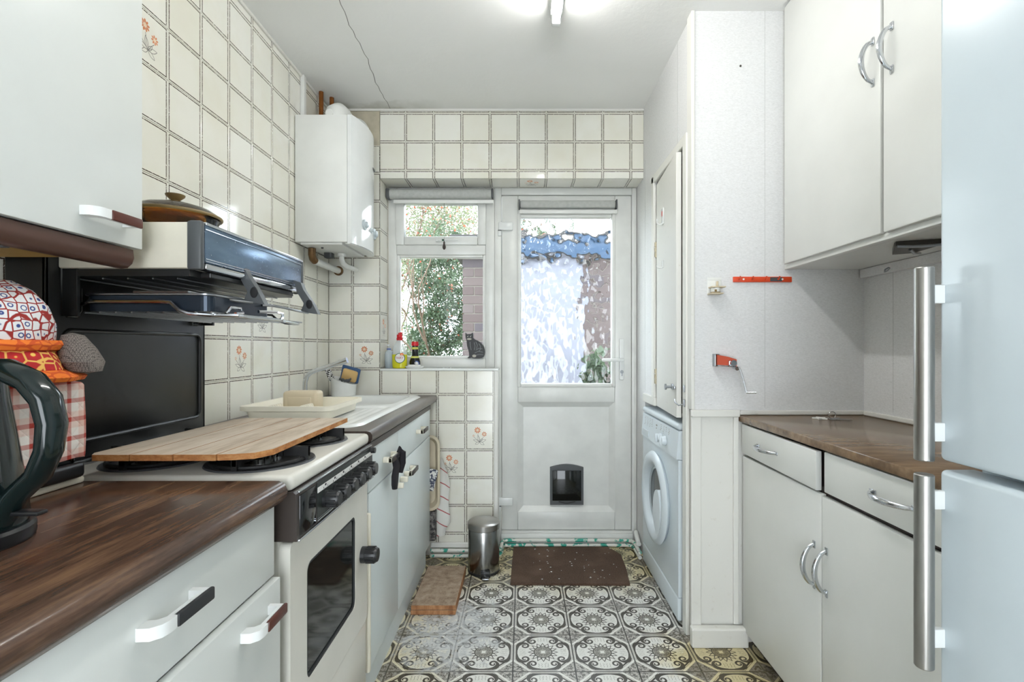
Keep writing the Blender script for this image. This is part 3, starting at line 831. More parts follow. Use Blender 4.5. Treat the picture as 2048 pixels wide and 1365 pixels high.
# blind on the door
rb = E('roller_blind', (0.26, 2.915, 1.96), 'rolled-up cream blind fixed to the back door', 'blind')
m_ = MB(); m_.box(-0.018, 0.545, 2.896, 2.930, 1.985, 2.030, 0.012); part('fabric_roll', m_, 'roller', rb)
m_ = MB(); m_.box(-0.026, -0.018, 2.894, 2.938, 1.982, 2.034, 0.002); part('bracket', m_, 'grey_plastic', rb)
m_ = MB(); m_.box(0.545, 0.553, 2.894, 2.938, 1.982, 2.034, 0.002); part('bracket', m_, 'grey_plastic', rb)
m_ = MB(); m_.box(-0.020, 0.556, 2.908, 2.924, 1.955, 1.978, 0.004); part('bottom_bar', m_, 'white_satin', rb)
m_ = MB(); m_.tube([(-0.022, 2.925, 1.97), (-0.020, 2.926, 1.5), (-0.022, 2.926, 1.0), (-0.016, 2.926, 0.95), (-0.012, 2.926, 1.0), (-0.012, 2.925, 1.97)], 0.0012, 6); part('bead_chain', m_, 'white_gloss', rb)

# ------------------------------------------------------------------ heating pipes along the floor
for k, (zz, yy) in enumerate(((0.040, YB-0.026), (0.012, YB-0.030))):
    m_ = MB(); m_.tube([(-0.512, yy, zz), (-0.165, yy, zz), (-0.128, yy+0.015, zz), (-0.122, yy+0.05, zz), (-0.122, 2.862, zz), (-0.108, 2.884, zz), (-0.08, 2.889-0.0*k, zz), (0.60, 2.889, zz), (0.632, 2.880, zz), (0.642, 2.850, zz), (0.642, 2.715, zz)], 0.0105, 10)
    thing('heating_pipe', m_, 'painted_pipe' , ['white painted heating pipe with green patches, upper of the pair above the floor', 'white painted heating pipe with green patches, lower of the pair on the floor'][k], 'pipe', 'heating pipes at the back wall')
m_ = MB(); m_.tube([(0.662, 2.90, 0.085), (0.655, 2.85, 0.080), (0.650, 2.78, 0.06)], 0.014, 10)
thing('pipe_stub', m_, 'white_satin', 'short white sloping pipe between the back door and the washing machine', 'pipe')

# ------------------------------------------------------------------ ceiling light
li = E('ceiling_light', (0.129, 1.33, ZC), 'white fluorescent tube light on the ceiling', 'light')
m_ = MB(); m_.box(0.106, 0.152, 0.72, 1.955, ZC-0.038, ZC, 0.006); part('batten', m_, 'white_gloss', li)
for yy in (0.73, 1.915):
    m_ = MB(); m_.box(0.112, 0.146, yy, yy+0.026, ZC-0.080, ZC-0.036, 0.006); part('tube_holder', m_, 'white_gloss', li)
m_ = MB(); m_.cyl((0.129, 0.757, ZC-0.060), (0.129, 1.914, ZC-0.060), 0.0145, n=16); part('tube', m_, 'tube_glow', li)

# ------------------------------------------------------------------ handles
def bar_handle(parent, X, ya, yb, z, grip='brown_plastic', endm='white_gloss', sgn=1, pr=0.030, h=0.017):
    m_ = MB()
    # white U-shaped bracket as one outline seen from above, then the coloured grip over its front
    out = [(X, ya), (X+pr*0.55, ya+0.001), (X+pr-0.003, ya+0.010), (X+pr, ya+0.020), (X+pr, ya+0.034), (X+pr-0.005, ya+0.0345), (X+pr-0.005, yb-0.003), (X, yb-0.003), (X, yb-0.013), (X+pr-0.011, yb-0.013), (X+pr-0.011, ya+0.030), (X+pr-0.018, ya+0.022), (X, ya+0.020)]
    m_.prism(out, lambda a, b, q: (a, b, q), z-h/2, z+h/2)
    m_.mi = 1; m_.box(X+pr-0.0048, X+pr+0.002, ya+0.0352, yb, z-h/2-0.001, z+h/2+0.001, 0.0025)
    return part('handle', m_, [endm, grip], parent, 'white and brown bar handle')
def bow_handle(parent, X, p0, p1, vertical=True):
    """chrome bow on a face looking -X; p=(y,z)"""
    m_ = MB(); pts = []; rs = []
    for i in range(15):
        t = i/14; dpt = 0.034*math.sin(PI*t)**0.55
        pts.append((X-0.002-dpt, p0[0]+(p1[0]-p0[0])*t, p0[1]+(p1[1]-p0[1])*t)); rs.append(0.0052+0.0030*math.sin(PI*t))
    m_.tube(pts, rs, 10, sq=(1.0, 0.75))
    for p in (p0, p1):
        e = 0.011
        m_.box(X-0.004, X, p[0]-0.006, p[0]+0.006, p[1]-e, p[1]+e, 0.0015) if vertical else m_.box(X-0.004, X, p[0]-e, p[0]+e, p[1]-0.006, p[1]+0.006, 0.0015)
    return part('handle', m_, 'chrome', parent, 'curved chrome bow handle')

# ------------------------------------------------------------------ left run: base units, worktop, wall cabinet
def base_unit_left(ya, yb, label, ajar):
    u = E('base_cabinet', (-0.78, (ya+yb)/2, 0), label, 'cabinet', 'base cabinets under the dark worktop')
    m_ = MB(); m_.box(XL+0.004, -0.512, ya, yb, 0.10, 0.8545); m_.box(XL+0.004, -0.545, ya, yb, 0.0, 0.10)
    part('body', m_, 'cab_left', u, smooth=False)
    m_ = MB(); m_.box(-0.511, -0.4935, ya+0.002, yb-0.002, 0.716, 0.8535, 0.002); d = part('drawer', m_, 'cab_left', u)
    c = (ya+yb)/2; bar_handle(d, -0.4935, c-0.055, c+0.058, 0.800, 'rubber')
    m_ = MB(); m_.box(-0.511+ajar, -0.4935+ajar, ya+0.002, yb-0.002, 0.105, 0.712, 0.002); d = part('door', m_, 'cab_left', u)
    bar_handle(d, -0.4935+ajar, yb-0.142, yb-0.038, 0.670, 'brown_plastic')
base_unit_left(0.385, 0.985, 'white base cabinet with one drawer beside the cooker', 0.012)
base_unit_left(-0.300, 0.383, 'white base cabinet at the open end of the worktop', 0.0)
m_ = MB(); prof = [(XL+0.001, 0.856), (-0.496, 0.856), (-0.480, 0.860), (-0.472, 0.871), (-0.471, 0.883), (-0.476, 0.894), (-0.488, 0.900), (XL+0.001, 0.900)]
m_.prism(prof, lambda a, b, h: (a, h, b), -0.31, 0.990)
thing('worktop', m_, 'worktop_dark', 'dark wood-effect worktop with a rounded edge, kettle and toaster on it', 'worktop', ang=60)

wcab = E('wall_cabinet', (-0.93, 0.55, 1.33), 'white wall cabinet over the kettle with a brown pelmet', 'cabinet')
m_ = MB(); m_.box(XL+0.001, -0.806, -0.05, 1.022, 1.372, 2.30); part('body', m_, 'cab_left', wcab, smooth=False)
m_ = MB(); m_.box(-0.805, -0.787, 0.425, 1.024, 1.369, 2.30, 0.002); d = part('door', m_, 'cab_left', wcab); bar_handle(d, -0.787, 0.878, 0.985, 1.412)
m_ = MB(); m_.box(-0.805, -0.787, -0.05, 0.421, 1.369, 2.30, 0.002); part('door', m_, 'cab_left', wcab)
m_ = MB(); m_.prism([(-0.830, 1.3665), (-0.797, 1.3665), (-0.795, 1.350), (-0.799, 1.338), (-0.808, 1.330), (-0.822, 1.328), (-0.830, 1.331)], lambda a, b, h: (a, h, b), -0.05, 1.012)
part('pelmet', m_, 'pelmet', wcab, 'dark brown curved pelmet', ang=60)
m_ = MB(); m_.box(XL+0.001, -0.832, -0.05, 1.012, 1.352, 1.3705); u_ = part('underside', m_, 'ply', wcab, 'bare plywood underside', smooth=False)
m_ = MB(); m_.box(-0.862, -0.840, 0.800, 0.812, 1.330, 1.352, 0.002); m_.cyl((-0.85, 0.797, 1.338), (-0.85, 0.814, 1.338), 0.005); part('clip', m_, 'grey_plastic', u_)

# ------------------------------------------------------------------ cooker with eye-level grill
CY0, CY1 = 1.020, 1.535
ck = E('gas_cooker', (-0.75, 1.28, 0), 'cream gas cooker with black splashback and eye-level grill', 'cooker')
m_ = MB(); m_.box(-1.005, -0.505, CY0+0.004, CY1-0.004, 0.03, 0.868); m_.box(-1.0, -0.53, CY0+0.02, CY1-0.02, 0.0, 0.03)
part('body', m_, 'cream_enamel', ck, smooth=False)
m_ = MB(); m_.box(-1.005, -0.476, CY0, CY1, 0.868, 0.902, 0.012, 3); hob = part('hob', m_, 'cream_enamel', ck)
# burner wells, burners and pan supports
for (cx, cy, r) in ((-0.610, 1.155, 0.105), (-0.610, 1.405, 0.095), (-0.855, 1.155, 0.095), (-0.855, 1.405, 0.095)):
    m_ = MB(); m_.lathe((cx, cy, 0.902), [(r+0.012, 0.0), (r+0.010, 0.0035), (r-0.002, 0.0035), (r-0.008, 0.0012), (0.001, 0.0012)], 36)
    part('burner_well', m_, 'well_grey', ck)
    m_ = MB(); m_.lathe((cx, cy, 0.903), [(0.040, 0.0), (0.040, 0.010), (0.034, 0.013), (0.034, 0.018), (0.001, 0.019)], 24)
    for i in range(20):
        a = 2*PI*i/20; m_.box(cx+0.0385*math.cos(a)-0.002, cx+0.0385*math.cos(a)+0.002, cy+0.0385*math.sin(a)-0.002, cy+0.0385*math.sin(a)+0.002, 0.904, 0.918)
    part('burner', m_, 'steel', ck, 'round gas burner')
    m_ = MB(); m_.tube([(cx+(r-0.004)*math.cos(2*PI*i/32), cy+(r-0.004)*math.sin(2*PI*i/32), 0.909) for i in range(32)], 0.005, 8, closed=True)
    for q in range(4):
        a = q*PI/2+PI/4*0; ux, uy = math.cos(a), math.sin(a)
        w = 0.0045
        def bar(r0, r1, za, zb_, w=w):
            pts = [(cx+ux*r0-uy*w, cy+uy*r0+ux*w), (cx+ux*r1-uy*w, cy+uy*r1+ux*w), (cx+ux*r1+uy*w, cy+uy*r1-ux*w), (cx+ux*r0+uy*w, cy+uy*r0-ux*w)]
            m_.prism(pts, lambda p, q_, h: (p, q_, h), za, zb_)
        bar(0.050, r+0.006, 0.915, 0.9375); bar(r-0.012, r+0.006, 0.9035, 0.9375, 0.006); bar(0.046, 0.054, 0.915, 0.9375, 0.010)
    part('pan_support', m_, 'iron', ck, 'black iron pan support', smooth=False)
# control panel
m_ = MB(); m_.prism([(-0.515, 0.868), (-0.474, 0.868), (-0.468, 0.863), (-0.466, 0.766), (-0.515, 0.766)], lambda a, b, h: (a, h, b), CY0, CY1)
cp = part('control_panel', m_, 'panel_brown', ck, 'dark brown control panel', smooth=False)
m_ = MB(); m_.box(-0.468, -0.4645, CY0+0.012, CY0+0.092, 0.772, 0.858, 0.002); part('clock_window', m_, 'black_gloss', cp, 'glossy black clock window')
m_ = MB(); m_.box(-0.4675, -0.4655, CY0+0.100, CY1-0.006, 0.772, 0.860, 0.0); part('knob_plate', m_, 'panel_green', cp, smooth=False)
m_ = MB(); m_.box(-0.4655, -0.4645, CY0+0.102, CY1-0.008, 0.8365, 0.8485)
m_.mi = 1
for k in range(6):
    y = 1.165+0.058*k; m_.box(-0.4645, -0.4641, y-0.004, y+0.004, 0.8425, 0.8475); m_.box(-0.4645, -0.4641, y-0.012, y-0.0105, 0.838, 0.842); m_.box(-0.4645, -0.4641, y+0.0105, y+0.012, 0.838, 0.842)
part('scale_strip', m_, ['paper', 'dark_text'], cp, 'white printed scale strip', smooth=False)
m_ = MB(); m_.box(-0.4660, -0.4640, CY0+0.100, CY1-0.006, 0.7735, 0.7755); m_.box(-0.4660, -0.4640, CY0+0.100, CY1-0.006, 0.7785, 0.7795); part('chrome_line', m_, 'chrome', cp, smooth=False)
m_ = MB(); m_.box(-0.470, -0.462, CY0+0.004, CY1, 0.764, 0.769, 0.002); part('chrome_trim', m_, 'chrome', cp)
m_ = MB(); m_.box(-0.474, -0.4665, CY0+0.012, CY1-0.004, 0.8635, 0.8670, 0.001); part('chrome_trim', m_, 'chrome', cp)
m_ = MB(); m_.cyl((-0.466, 1.515, 0.852), (-0.452, 1.515, 0.852), 0.009, n=14); part('ignition_button', m_, 'black_plastic', cp)
def knob(x, y, z, r, l, base, name, parent, lab):
    m_ = MB(); m_.lathe((x, y, z), [(r*1.0, 0), (r*1.0, base), (r*0.94, base), (r*0.97, l*0.5), (r*0.93, l*0.86), (r*0.80, l), (0.001, l)], 28, axis='x')
    for i in range(12):
        a = 2*PI*i/12; cy, cz = y+r*0.96*math.cos(a), z+r*0.96*math.sin(a)
        m_.cyl((x+base+0.002, cy, cz), (x+l*0.84, cy, cz), 0.0022, n=6)
    return part(name, m_, 'black_plastic', parent, lab)
for k in range(6): knob(-0.4655, 1.165+0.058*k, 0.811, 0.0195, 0.036, 0.006, 'control_knob', cp, None)
# oven door
def rrect(a0, a1, b0, b1, r, n=5):
    out = []
    for cx, cy, s in ((a1-r, b1-r, 0), (a0+r, b1-r, 1), (a0+r, b0+r, 2), (a1-r, b0+r, 3)):
        out += [(cx+r*math.cos(s*PI/2+PI/2*i/n), cy+r*math.sin(s*PI/2+PI/2*i/n)) for i in range(n+1)]
    return out
mpx = lambda a, b, h: (h, a, b)
def ring_prism(mb, o, i, mp, h0, h1):
    n = len(o); vs = [mp(a, b, h0) for a, b in o]+[mp(a, b, h0) for a, b in i]+[mp(a, b, h1) for a, b in o]+[mp(a, b, h1) for a, b in i]; fs = []
    for k in range(n):
        j = (k+1) % n
        fs += [(k, j, n+j, n+k), (2*n+k, 2*n+j, 3*n+j, 3*n+k), (k, j, 2*n+j, 2*n+k), (n+k, n+j, 3*n+j, 3*n+k)]
    mb.add(vs, fs)
m_ = MB(); ring_prism(m_, rrect(CY0+0.005, CY1-0.004, 0.330, 0.758, 0.014), rrect(1.105, 1.425, 0.420, 0.684, 0.022), mpx, -0.505, -0.482)
od = part('oven_door', m_, 'cream_enamel', ck, 'cream oven door', smooth=False)
m_ = MB(); m_.prism(rrect(1.105, 1.425, 0.420, 0.684, 0.022), mpx, -0.505, -0.487); part('oven_glass', m_, 'glass_dark', od, 'dark oven window', smooth=False)
m_ = MB(); ring_prism(m_, rrect(1.105, 1.425, 0.420, 0.684, 0.022), rrect(1.112, 1.418, 0.427, 0.677, 0.016), mpx, -0.487, -0.4835); part('window_seal', m_, 'rubber', od, smooth=False)
knob(-0.482, 1.482, 0.546, 0.024, 0.048, 0.012, 'door_knob', od, 'large round black door knob')
m_ = MB(); m_.box(-0.505, -0.485, CY0+0.005, CY1-0.004, 0.055, 0.325, 0.004); part('lower_drawer', m_, 'cream_enamel', ck)
# splashback
m_ = MB(); m_.box(-1.008, -1.000, 1.036, 1.555, 0.905, 1.44, 0.002); m_.box(XL+0.003, -1.000, 1.036, 1.042, 0.905, 1.44); m_.box(XL+0.003, -1.000, 1.549, 1.555, 0.905, 1.44)
sb = part('splashback', m_, 'black_enamel', ck, 'black enamel splashback')
m_ = MB()
def rr3(y0_, y1_, z0_, z1_, r): return [(-0.999, a, b) for a, b in rrect(y0_, y1_, z0_, z1_, r, 4)]
m_.tube(rr3(1.075, 1.530, 0.955, 1.205, 0.02), 0.005, 8, closed=True); part('pressed_rib', m_, 'black_enamel', sb)
m_ = MB(); m_.tube([(-0.999, 1.075, 1.36), (-0.999, 1.075, 1.25), (-0.999, 1.085, 1.237), (-0.999, 1.105, 1.237), (-0.999, 1.115, 1.25), (-0.999, 1.115, 1.30)], 0.005, 8); part('pressed_rib', m_, 'black_enamel', sb)
m_ = MB(); m_.tube([(-0.999, 1.525, 1.36), (-0.999, 1.525, 1.25), (-0.999, 1.515, 1.237), (-0.999, 1.495, 1.237), (-0.999, 1.485, 1.25), (-0.999, 1.485, 1.30)], 0.005, 8); part('pressed_rib', m_, 'black_enamel', sb)
m_ = MB(); m_.box(-1.0, -0.985, 1.04, 1.553, 0.902, 0.915, 0.003); part('splashback_foot', m_, 'chrome_dull', sb)
# grill hood
GY0, GY1, GX = 1.060, 1.560, -0.690
m_ = MB(); m_.box(-1.000, -0.716, GY0+0.004, GY1-0.004, 1.338, 1.438, 0.004); gb = part('grill_body', m_, 'grill_cream', ck, 'cream grill housing')
for a, b in ((GY0, GY0+0.016), (GY1-0.016, GY1)):
    m_ = MB(); m_.box(-0.722, GX, a, b, 1.334, 1.441, 0.006); part('end_cap', m_, 'grey_plastic', gb)
m_ = MB(); m_.box(-0.716, GX-0.001, GY0+0.016, GY1-0.016, 1.352, 1.434, 0.002); gf = part('grill_front', m_, 'grill_front', gb, 'blue-grey metallic grill front')
m_ = MB(); m_.box(-0.716, GX+0.002, GY0+0.016, GY1-0.010, 1.433, 1.440, 0.002); m_.box(GX-0.001, GX+0.0005, GY0+0.016, GY1-0.016, 1.4235, 1.4250)
m_.box(GX-0.001, GX+0.0008, GY0+0.016, GY1-0.016, 1.3590, 1.3610); m_.box(GX-0.001, GX+0.0008, GY0+0.016, GY1-0.016, 1.3540, 1.3555)
m_.box(-0.716, GX+0.002, GY0+0.016, GY1-0.016, 1.336, 1.351, 0.005); part('chrome_trim', m_, 'chrome', gb)
m_ = MB(); m_.box(-0.995, -0.722, GY0+0.012, GY1-0.012, 1.322, 1.337); m_.box(-0.730, -0.700, GY0+0.05, GY1-0.05, 1.322, 1.335, 0.003); part('grill_burner', m_, 'black_enamel', gb, smooth=False)
m_ = MB()
for k in range(5): m_.cyl((-0.98, GY0+0.03, 1.318-0.0*k), (-0.98, GY1-0.03, 1.318), 0.002, n=6) if k == 0 else m_.cyl((-0.98+0.055*k, GY0+0.03, 1.319), (-0.98+0.055*k, GY1-0.03, 1.319), 0.002, n=6)
part('grill_wire', m_, 'chrome_dull', gb)
# brackets that carry the grill pan
for yy in (1.075, 1.545):
    m_ = MB(); m_.box(-1.0, -0.965, yy-0.004, yy+0.004, 1.235, 1.338, 0.001); part('grill_bracket', m_, 'black_enamel', gb, smooth=False)

# wire shelf and grill pan
ws = E('wire_shelf', (-0.82, 1.29, 1.22), 'chrome wire shelf under the grill', 'shelf')
m_ = MB()
m_.tube([(-0.990, 1.090, 1.244), (-0.985, 1.088, 1.256), (-0.955, 1.088, 1.268), (-0.80, 1.088, 1.268), (-0.775, 1.088, 1.266), (-0.755, 1.088, 1.248), (-0.735, 1.090, 1.242), (-0.69, 1.10, 1.239), (-0.640, 1.115, 1.239)], 0.0042, 8)
part('side_rail', m_, 'chrome', ws); m_ = MB()
m_.tube([(-0.990, 1.530, 1.244), (-0.985, 1.532, 1.256), (-0.955, 1.532, 1.268), (-0.80, 1.532, 1.268), (-0.775, 1.532, 1.266), (-0.755, 1.532, 1.248), (-0.735, 1.530, 1.242), (-0.69, 1.52, 1.239), (-0.655, 1.36, 1.239)], 0.0042, 8)
part('side_rail', m_, 'chrome', ws)
m_ = MB()
for k in range(9): 
    xx = -0.965+0.035*k; m_.cyl((xx, 1.088, 1.244), (xx, 1.532, 1.244), 0.0022, n=6)
part('shelf_wire', m_, 'chrome_dull', ws)
m_ = MB(); m_.tube([(-0.690, 1.100, 1.239), (-0.640, 1.130, 1.239), (-0.640, 1.300, 1.239), (-0.640, 1.315, 1.244), (-0.640, 1.318, 1.256), (-0.652, 1.312, 1.260), (-0.672, 1.258, 1.258)], 0.0042, 8)
m_.tube([(-0.672, 1.12, 1.244), (-0.668, 1.13, 1.258), (-0.668, 1.17, 1.260), (-0.668, 1.18, 1.250), (-0.668, 1.15, 1.245)], 0.0038, 8)
part('front_loop', m_, 'chrome', ws)
gp = E('grill_pan', (-0.83, 1.25, 1.248), 'black grill pan with two angled dark handles', 'pan')
plain('grill_dark', (44, 54, 66), 0.22, 0.5)
m_ = MB(); o_ = rrect(-0.975, -0.695, 1.098, 1.360, 0.02); i_ = rrect(-0.972, -0.698, 1.101, 1.357, 0.018)
mpz = lambda a, b, h: (a, b, h)
ring_prism(m_, o_, i_, mpz, 1.2490, 1.284); m_.prism(o_, mpz, 1.2475, 1.2495)
part('tray', m_, 'grill_dark', gp, smooth=False)
m_ = MB(); m_.tube([(p[0], p[1], 1.285) for p in rrect(-0.977, -0.693, 1.096, 1.362, 0.02)], 0.003, 6, closed=True); part('rim', m_, 'chrome_dull', gp)
for k in range(7):
    m_ = MB(); m_.cyl((-0.965+0.04*k, 1.103, 1.278), (-0.965+0.04*k, 1.355, 1.278), 0.002, n=6); part('rack_wire', m_, 'chrome_dull', gp)
def pan_handle(xb, yb, zb_, ht):
    # upright grip leaning back towards the wall
    m_ = MB(); prof = [(0.0, 0.0), (0.018, -0.002), (0.002, 0.030), (-0.026, ht*0.72), (-0.034, ht*0.93), (-0.054, ht), (-0.064, ht*1.0), (-0.052, ht*0.90), (-0.046, ht*0.66), (-0.024, 0.030), (-0.034, 0.006)]
    m_.prism([(xb+a, zb_+b) for a, b in prof], lambda a, b, h: (a, h, b), yb-0.011, yb+0.011)
    h = part('handle', m_, 'grey_plastic', gp, 'dark grey angled handle', smooth=False)
    m_ = MB(); m_.lathe((xb-0.008, yb-0.011, zb_+0.028), [(0.010, 0.0), (0.009, -0.0015), (0.001, -0.0018)], 16, sy=1.4, axis='y'); part('grip_pad', m_, 'black_plastic', h)
pan_handle(-0.660, 1.240, 1.276, 0.104); pan_handle(-0.635, 1.500, 1.269, 0.100)
m_ = MB(); m_.tube([(-0.860, 1.094, 1.290), (-0.740, 1.094, 1.290), (-0.712, 1.140, 1.284), (-0.690, 1.190, 1.279), (-0.672, 1.230, 1.279)], 0.003, 8); part('handle_wire', m_, 'chrome_dull', gp)
m_ = MB(); m_.tube([(-0.694, 1.32, 1.280), (-0.672, 1.330, 1.279), (-0.662, 1.37, 1.277), (-0.652, 1.44, 1.272), (-0.650, 1.495, 1.271)], 0.0035, 8); part('handle_wire', m_, 'chrome_dull', gp)

# glass casserole on the grill
cs = E('casserole_dish', (-0.885, 1.26, 1.438), 'amber glass casserole dish with a lid on top of the grill', 'dish')
c = (-0.885, 1.26, 1.4385)
m_ = MB(); m_.lathe(c, [(0.080, 0.0), (0.090, 0.010), (0.095, 0.050), (0.099, 0.056), (0.096, 0.058), (0.091, 0.052), (0.086, 0.014), (0.074, 0.005), (0.001, 0.005)], 40); part('bowl', m_, 'amber_glass', cs)
m_ = MB(); m_.lathe(c, [(0.096, 0.0590), (0.102, 0.0590), (0.103, 0.065), (0.096, 0.070), (0.078, 0.082), (0.045, 0.092), (0.012, 0.096), (0.001, 0.096)], 40); ld = part('lid', m_, 'amber_glass', cs)
m_ = MB(); m_.lathe(c, [(0.009, 0.095), (0.009, 0.102), (0.021, 0.113), (0.022, 0.117), (0.012, 0.119), (0.001, 0.119)], 24); part('lid_knob', m_, 'wax', ld)
m_ = MB(); m_.tube([(c[0]+0.1015*math.cos(2*PI*i/40), c[1]+0.1015*math.sin(2*PI*i/40), c[2]+0.0625) for i in range(40)], 0.0038, 8, closed=True); part('lid_rim', m_, 'wax', ld)

# wooden board over the hob
bd = E('chopping_board', (-0.71, 1.25, 0.938), 'scrubbed wooden board lying over the gas hob', 'board')
xs_ = [-0.880, -0.792, -0.705, -0.618, -0.530]
for k in range(4):
    m_ = MB(); a, b = xs_[k]+0.0012, xs_[k+1]-0.0012
    ya, yb = 0.995, 1.515
    if k == 3: poly = [(a, ya+0.004), (b-0.055, ya+0.008), (b-0.020, ya+0.020), (b, ya+0.060), (b-0.006, yb), (a, yb)]
    elif k == 0: poly = [(a+0.012, ya), (b, ya), (b, yb), (a+0.030, yb), (a+0.012, yb-0.03), (a, ya+0.02)]
    else: poly = [(a, ya+0.001*k), (b, ya+0.001*k), (b, yb), (a, yb)]
    m_.prism(poly, mpz, 0.9385, 0.9510)
    for fi, f_ in enumerate(m_.f): m_.m[fi] = 0 if fi < 2 else 1
    part('plank', m_, ['board_wood', 'board_edge'], bd, smooth=False)

# ------------------------------------------------------------------ things on the left worktop
kt = E('electric_kettle', (-0.735, 0.66, 0.90), 'dark green jug kettle with a big loop handle', 'kettle')
KC = (-0.765, 0.660, 0.0)
plain('kettle_green', (16, 30, 30), 0.12, var=0.2)
m_ = MB(); m_.lathe(KC, [(0.082, 0.9005), (0.084, 0.904), (0.084, 0.918), (0.080, 0.922), (0.001, 0.922)], 40); part('base', m_, 'black_plastic', kt)
m_ = MB(); m_.lathe(KC, [(0.076, 0.9225), (0.078, 0.93), (0.074, 0.97), (0.064, 1.05), (0.057, 1.10), (0.055, 1.125), (0.001, 1.125)], 40); part('body', m_, 'kettle_green', kt)
m_ = MB(); m_.lathe(KC, [(0.056, 1.1255), (0.055, 1.136), (0.040, 1.145), (0.001, 1.147)], 36); part('lid', m_, 'kettle_green', kt)
m_ = MB(); m_.box(-0.765-0.085, -0.765-0.045, 0.645, 0.675, 1.085, 1.125, 0.008); part('spout', m_, 'kettle_green', kt)
pts = [(-0.745, 1.132), (-0.710, 1.140), (-0.670, 1.137), (-0.638, 1.122), (-0.618, 1.098), (-0.610, 1.066), (-0.614, 1.030), (-0.628, 0.998), (-0.646, 0.970), (-0.660, 0.945), (-0.668, 0.928)]
m_ = MB(); m_.tube([(a-0.018-(0.012 if b < 0.98 or a < -0.7 else 0), 0.660, b) for a, b in pts], [0.012, 0.0145, 0.0155, 0.0155, 0.0155, 0.015, 0.014, 0.0135, 0.0135, 0.013, 0.011], 16, sq=(1, 1.25)); part('handle', m_, 'kettle_green', kt, 'thick glossy loop handle')
m_ = MB(); m_.box(-0.682, -0.640, 0.652, 0.668, 0.944, 0.950, 0.002); part('switch', m_, 'black_plastic', kt)
m_ = MB(); m_.box(-0.6600, -0.6550, 0.640, 0.650, 0.99, 1.08, 0.001, fn=lambda x, y, z: (x-0.030-(z-0.97)*0.11+0.004, y, z)); part('water_gauge', m_, 'grey_plastic', kt)

ts = E('toaster', (-0.96, 0.86, 0.90), 'black toaster with a cream base under a quilted cover', 'toaster')
m_ = MB(); m_.box(-1.055, -0.868, 0.710, 0.982, 0.9005, 0.914, 0.005); part('base', m_, 'cream', ts)
m_ = MB(); m_.box(-1.050, -0.872, 0.715, 0.978, 0.914, 1.085, 0.025, 4); part('body', m_, 'black_gloss', ts)
m_ = MB(); m_.box(-0.872, -0.855, 0.735, 0.970, 0.915, 0.945, 0.012, 3); part('front_skirt', m_, 'black_plastic', ts)
# quilted cover: puffy five-sided shell
cv = bmesh.new(); bmesh.ops.create_cube(cv, size=1.0); bmesh.ops.bevel(cv, geom=cv.edges[:], offset=0.12, segments=4, profile=0.5, affect='EDGES')
bmesh.ops.subdivide_edges(cv, edges=cv.edges[:], cuts=3, use_grid_fill=True)
m_ = MB(); vs = []
for v in cv.verts:
    x = -0.962+v.co.x*0.196; y = 0.848+v.co.y*0.290; z = 1.022+v.co.z*0.164
    k_ = abs(math.sin((x+y+z)*87.3))*abs(math.sin((x+y-z)*87.3))
    n_ = v.co.normalized(); vs.append((x+n_.x*0.003*k_, y+n_.y*0.003*k_, max(z+n_.z*0.003*k_, 0.945)))
cv.verts.index_update(); m_.add(vs, [[v.index for v in f.verts] for f in cv.faces if f.calc_center_median().z > -0.42]); cv.free()
thing('toaster_cover', m_, 'gingham', 'quilted red and white checked cover over the toaster', 'cover', ang=80)

tcs = E('tea_cosy', (-0.925, 0.86, 1.105), 'padded patchwork tea cosy in red, orange and blue prints on the checked cover', 'tea cosy')
TC = (-0.928, 0.86, 0.0)
def wav(a): return lambda x, y, z: (x+0.004*math.sin(math.atan2(y-TC[1], x-TC[0])*a+z*40), y+0.003*math.cos(math.atan2(y-TC[1], x-TC[0])*a), z)
m_ = MB(); m_.lathe(TC, [(0.001, 1.288), (0.030, 1.284), (0.058, 1.268), (0.077, 1.240), (0.085, 1.208), (0.084, 1.178), (0.080, 1.172)], 36, fn=wav(5)); part('crown', m_, 'cosy_net', tcs, 'blue and white netted print crown')
m_ = MB(); m_.lathe(TC, [(0.078, 1.180), (0.092, 1.180), (0.098, 1.172), (0.094, 1.163), (0.082, 1.160)], 36, fn=wav(7)); part('band', m_, 'cosy_orange', tcs, 'orange padded band')
m_ = MB(); m_.lathe(TC, [(0.080, 1.166), (0.090, 1.158), (0.100, 1.142), (0.104, 1.128), (0.100, 1.121)], 36, fn=wav(6)); part('skirt', m_, 'cosy_red', tcs, 'red leaf-print skirt')
m_ = MB(); m_.lathe(TC, [(0.096, 1.130), (0.116, 1.122), (0.126, 1.114), (0.122, 1.1065), (0.090, 1.1062)], 36, fn=wav(8)); part('hem', m_, 'cosy_orange', tcs, 'orange scalloped hem')
m_ = MB(); m_.lathe((-0.850, 0.935, 0.0), [(0.001, 1.195), (0.018, 1.190), (0.030, 1.165), (0.036, 1.140), (0.026, 1.122), (0.001, 1.118)], 20, sx=0.9, fn=lambda x, y, z: (x+(1.19-z)*0.35, y, z)); part('tail', m_, 'cosy_grey', tcs, 'grey knitted tail')

